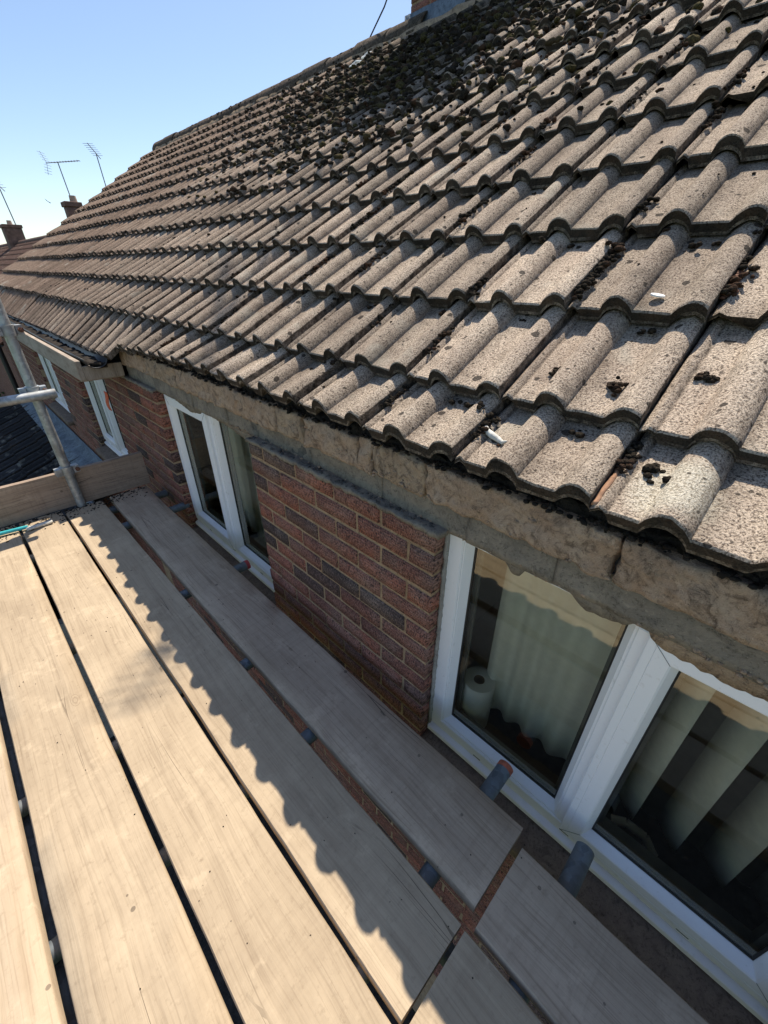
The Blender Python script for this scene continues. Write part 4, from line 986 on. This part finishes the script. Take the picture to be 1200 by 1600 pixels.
cr = []
for _ in range(900):
    y = random.uniform(-0.6, 3.0); zz = random.choice((random.gauss(0.782, 0.006), random.uniform(0.785, 0.88), random.gauss(0.697, 0.004)))
    cr.append(((0.752 if zz > 0.779 else 0.775, y, zz), random.uniform(0.002, 0.0075)))
lumps('mortar_crumbs', cr, 'tan', kind='stuff', parent=house, sub=1, flat=0.8)
lumps('mortar_crumbs', [((random.uniform(0.748, 0.77), random.uniform(0.56, 1.53), 0.697), random.uniform(0.003, 0.008)) for _ in range(220)], 'darkmortar', kind='stuff', parent=house, sub=1, flat=0.7)
lumps('mortar_crumbs', [((random.uniform(0.735, 0.77), random.uniform(-0.6, 3.0), random.uniform(0.880, 0.892)), random.uniform(0.003, 0.010)) for _ in range(700)], 'felt', kind='stuff', parent=house, sub=1, flat=0.7)
# ------------------------------------------------------------------ moss and litter on the roof
def surf(x, y):
    """height of the tile surface under a plan point"""
    k = 1
    while k < NK and x >= tail(k+1, y)[0]: k += 1
    tx, tz = tail(k, y); nx, nz_ = tail(k+1, y); sl = (nz_-LIFT-tz)/(nx-tx)
    s = (J0 - y) % 0.3
    return tz + (x-tx)*sl + prof_h(s)*1.12
pts = []; green = []
def heavy(x, y):    # moss thickens in the damp lee below the chimney and along the ridge
    return math.exp(-((y-3.4-(4-x)*-0.35)/1.5)**2)*max(0, min(1, (x-1.9)/1.2))*1.0
for k in range(1, NK+1):
    for j in range(-3, 33):
        yj = J0+0.3*j; tx, tz = tail(k, yj); nx, _ = tail(k+1, yj)
        far = min(1, max(0, (k-3)/8))
        # run of clumps in the interlock channel
        if random.random() < (0.35 if k < 3 else 0.72)+0.25*far:
            a = random.uniform(0.0, 0.6); b = min(1, a+random.uniform(0.15, 0.8)); q = a
            while q < b:
                x = tx+(nx-tx)*q; r_ = random.uniform(0.007, 0.016)*(1+0.7*far)
                yy = yj - 0.010 + random.gauss(0, 0.005); pts += cluster((x, yy, surf(x, yj-0.016)+r_*0.25), r_, 4 if k < 6 and j < 8 else 2); q += random.uniform(0.03, 0.075)
        # under the tail beside each roll
        for s_ in (0.0, 0.085, 0.18, 0.235):
            if random.random() < 0.38+0.3*far:
                yy = yj-s_+random.gauss(0, 0.008); x = nx-random.uniform(0.0, 0.02); r_ = random.uniform(0.007, 0.018)*(1+0.5*far); pts += cluster((x, yy, surf(x, yy)+r_*0.2), r_, 4 if k < 6 and j < 8 else 2)
        # loose crumbs
        for _ in range(random.choice((0, 0, 1, 2, 3))):
            x = random.uniform(tx+0.02, nx-0.01); yy = yj-random.uniform(0.02, 0.28); r_ = random.uniform(0.002, 0.0062); pts.append(((x, yy, surf(x, yy)), r_))
        h = heavy((tx+nx)/2, yj)
        for _ in range(int(h*115)):
            x = random.uniform(tx, nx); yy = yj-random.uniform(0, 0.3); r_ = random.choice((random.uniform(0.005, 0.014), random.uniform(0.012, 0.034)))
            if x > 3.70 and 2.6 < yy < 3.8: continue
            (green if random.random() < 0.30 else pts).append(((x, yy, surf(x, yy)+0.002), r_))
lumps('moss', pts, 'moss', kind='stuff', flat=0.75)
lumps('moss', green, 'moss_green', kind='stuff')
lumps('moss', [((4.03+0.128*math.cos(a_), random.choice((random.uniform(-1.5, 2.6), random.uniform(3.8, 9.7), random.uniform(3.8, 9.7))), 3.07+0.126*math.sin(a_)), random.uniform(0.012, 0.03)) for a_ in [random.uniform(0.9, 3.1) for _ in range(900)]], 'moss', kind='stuff', sub=1)
single = [((0.952, 0.275), 0.021, 'dark moss clump lying alone in the middle of a lower tile'),
          ((0.965, 0.41), 0.012, 'small split moss clump on a tile left of the larger lone clump'),
          ((1.014, 0.137), 0.016, 'round dark moss clump near the right edge beside a mossy joint'),
          ((0.815, 0.135), 0.022, 'moss clump with a paler stalk on the lichen-stained eaves tile'),
          ((1.349, 0.482), 0.024, 'big moss ball at the top of the thick mossy joint'),
          ((0.836, 0.516), 0.011, 'moss tuft at the joint above the pale dried scrap')]
for (x, y), r_, lab in single:
    m_ = []
    for q in range(16): dx_, dy_ = random.gauss(0, r_*0.42), random.gauss(0, r_*0.42); m_.append(((x+dx_, y+dy_, surf(x+dx_, y+dy_)+r_*random.uniform(0.0, 0.5)), r_*random.uniform(0.25, 0.5)))
    lumps('moss_clump', m_, 'moss', lab, 'moss', sub=3)
# the thick mossy joint running down from the big ball
m_ = []
for q in np.linspace(1.33, 1.20, 22): m_ += cluster((q, 0.484+random.gauss(0, 0.006), surf(q, 0.484)+0.008), random.uniform(0.010, 0.017), 6)
lumps('moss_clump', m_, 'moss', 'thick dark moss filling one tile joint right of centre', 'moss', sub=3)
m_ = []
for q in np.linspace(1.275, 1.19, 16): m_ += cluster((q, 0.186+random.gauss(0, 0.004), surf(q, 0.186)+0.004), random.uniform(0.007, 0.011), 5)
rm_ = lumps('moss_clump', m_, 'rust', 'strip of rusty brown moss in the joint near the right edge', 'moss', sub=3)
# white disc and pale scrap
x, y = 1.175, 0.304; s_ = math.atan(0.56)
dm = MB(); n = 20; dm.add([(0.011*math.cos(2*math.pi*i/n)*1.0, 0.015*math.sin(2*math.pi*i/n), 0.0) for i in range(n)]+[(0.011*math.cos(2*math.pi*i/n), 0.015*math.sin(2*math.pi*i/n), 0.003) for i in range(n)], [tuple(range(n))[::-1], tuple(range(n, 2*n))]+[(i, (i+1) % n, n+(i+1) % n, n+i) for i in range(n)])
put('paint_flake', dm.me('paint_flake'), 'white', None, (x, y, surf(x, y)+0.006), (0.15, -s_+0.35, 0.2), label='small white oval flake lying on a tile at the right', cat='flake')
def blob_path(pts_, seed):
    bm = bmesh.new()
    b = MB()
    for (a, ra), (c, rc) in zip(pts_, pts_[1:]): b.tube(a, c, ra, 10, True, rc)
    return autosmooth(b.me('scrap'), 60)
P = lambda x, y, r_: (Vector((x, y, surf(x, y)+r_*0.7)), r_)
put('dried_scrap', blob_path([P(0.822, 0.487, 0.002), P(0.812, 0.478, 0.005), P(0.798, 0.468, 0.0065), P(0.793, 0.450, 0.008), P(0.789, 0.435, 0.007), P(0.783, 0.417, 0.005), P(0.776, 0.402, 0.002)], 1), 'bone', label='pale dried scrap shaped like a lizard lying on an eaves tile', cat='scrap')
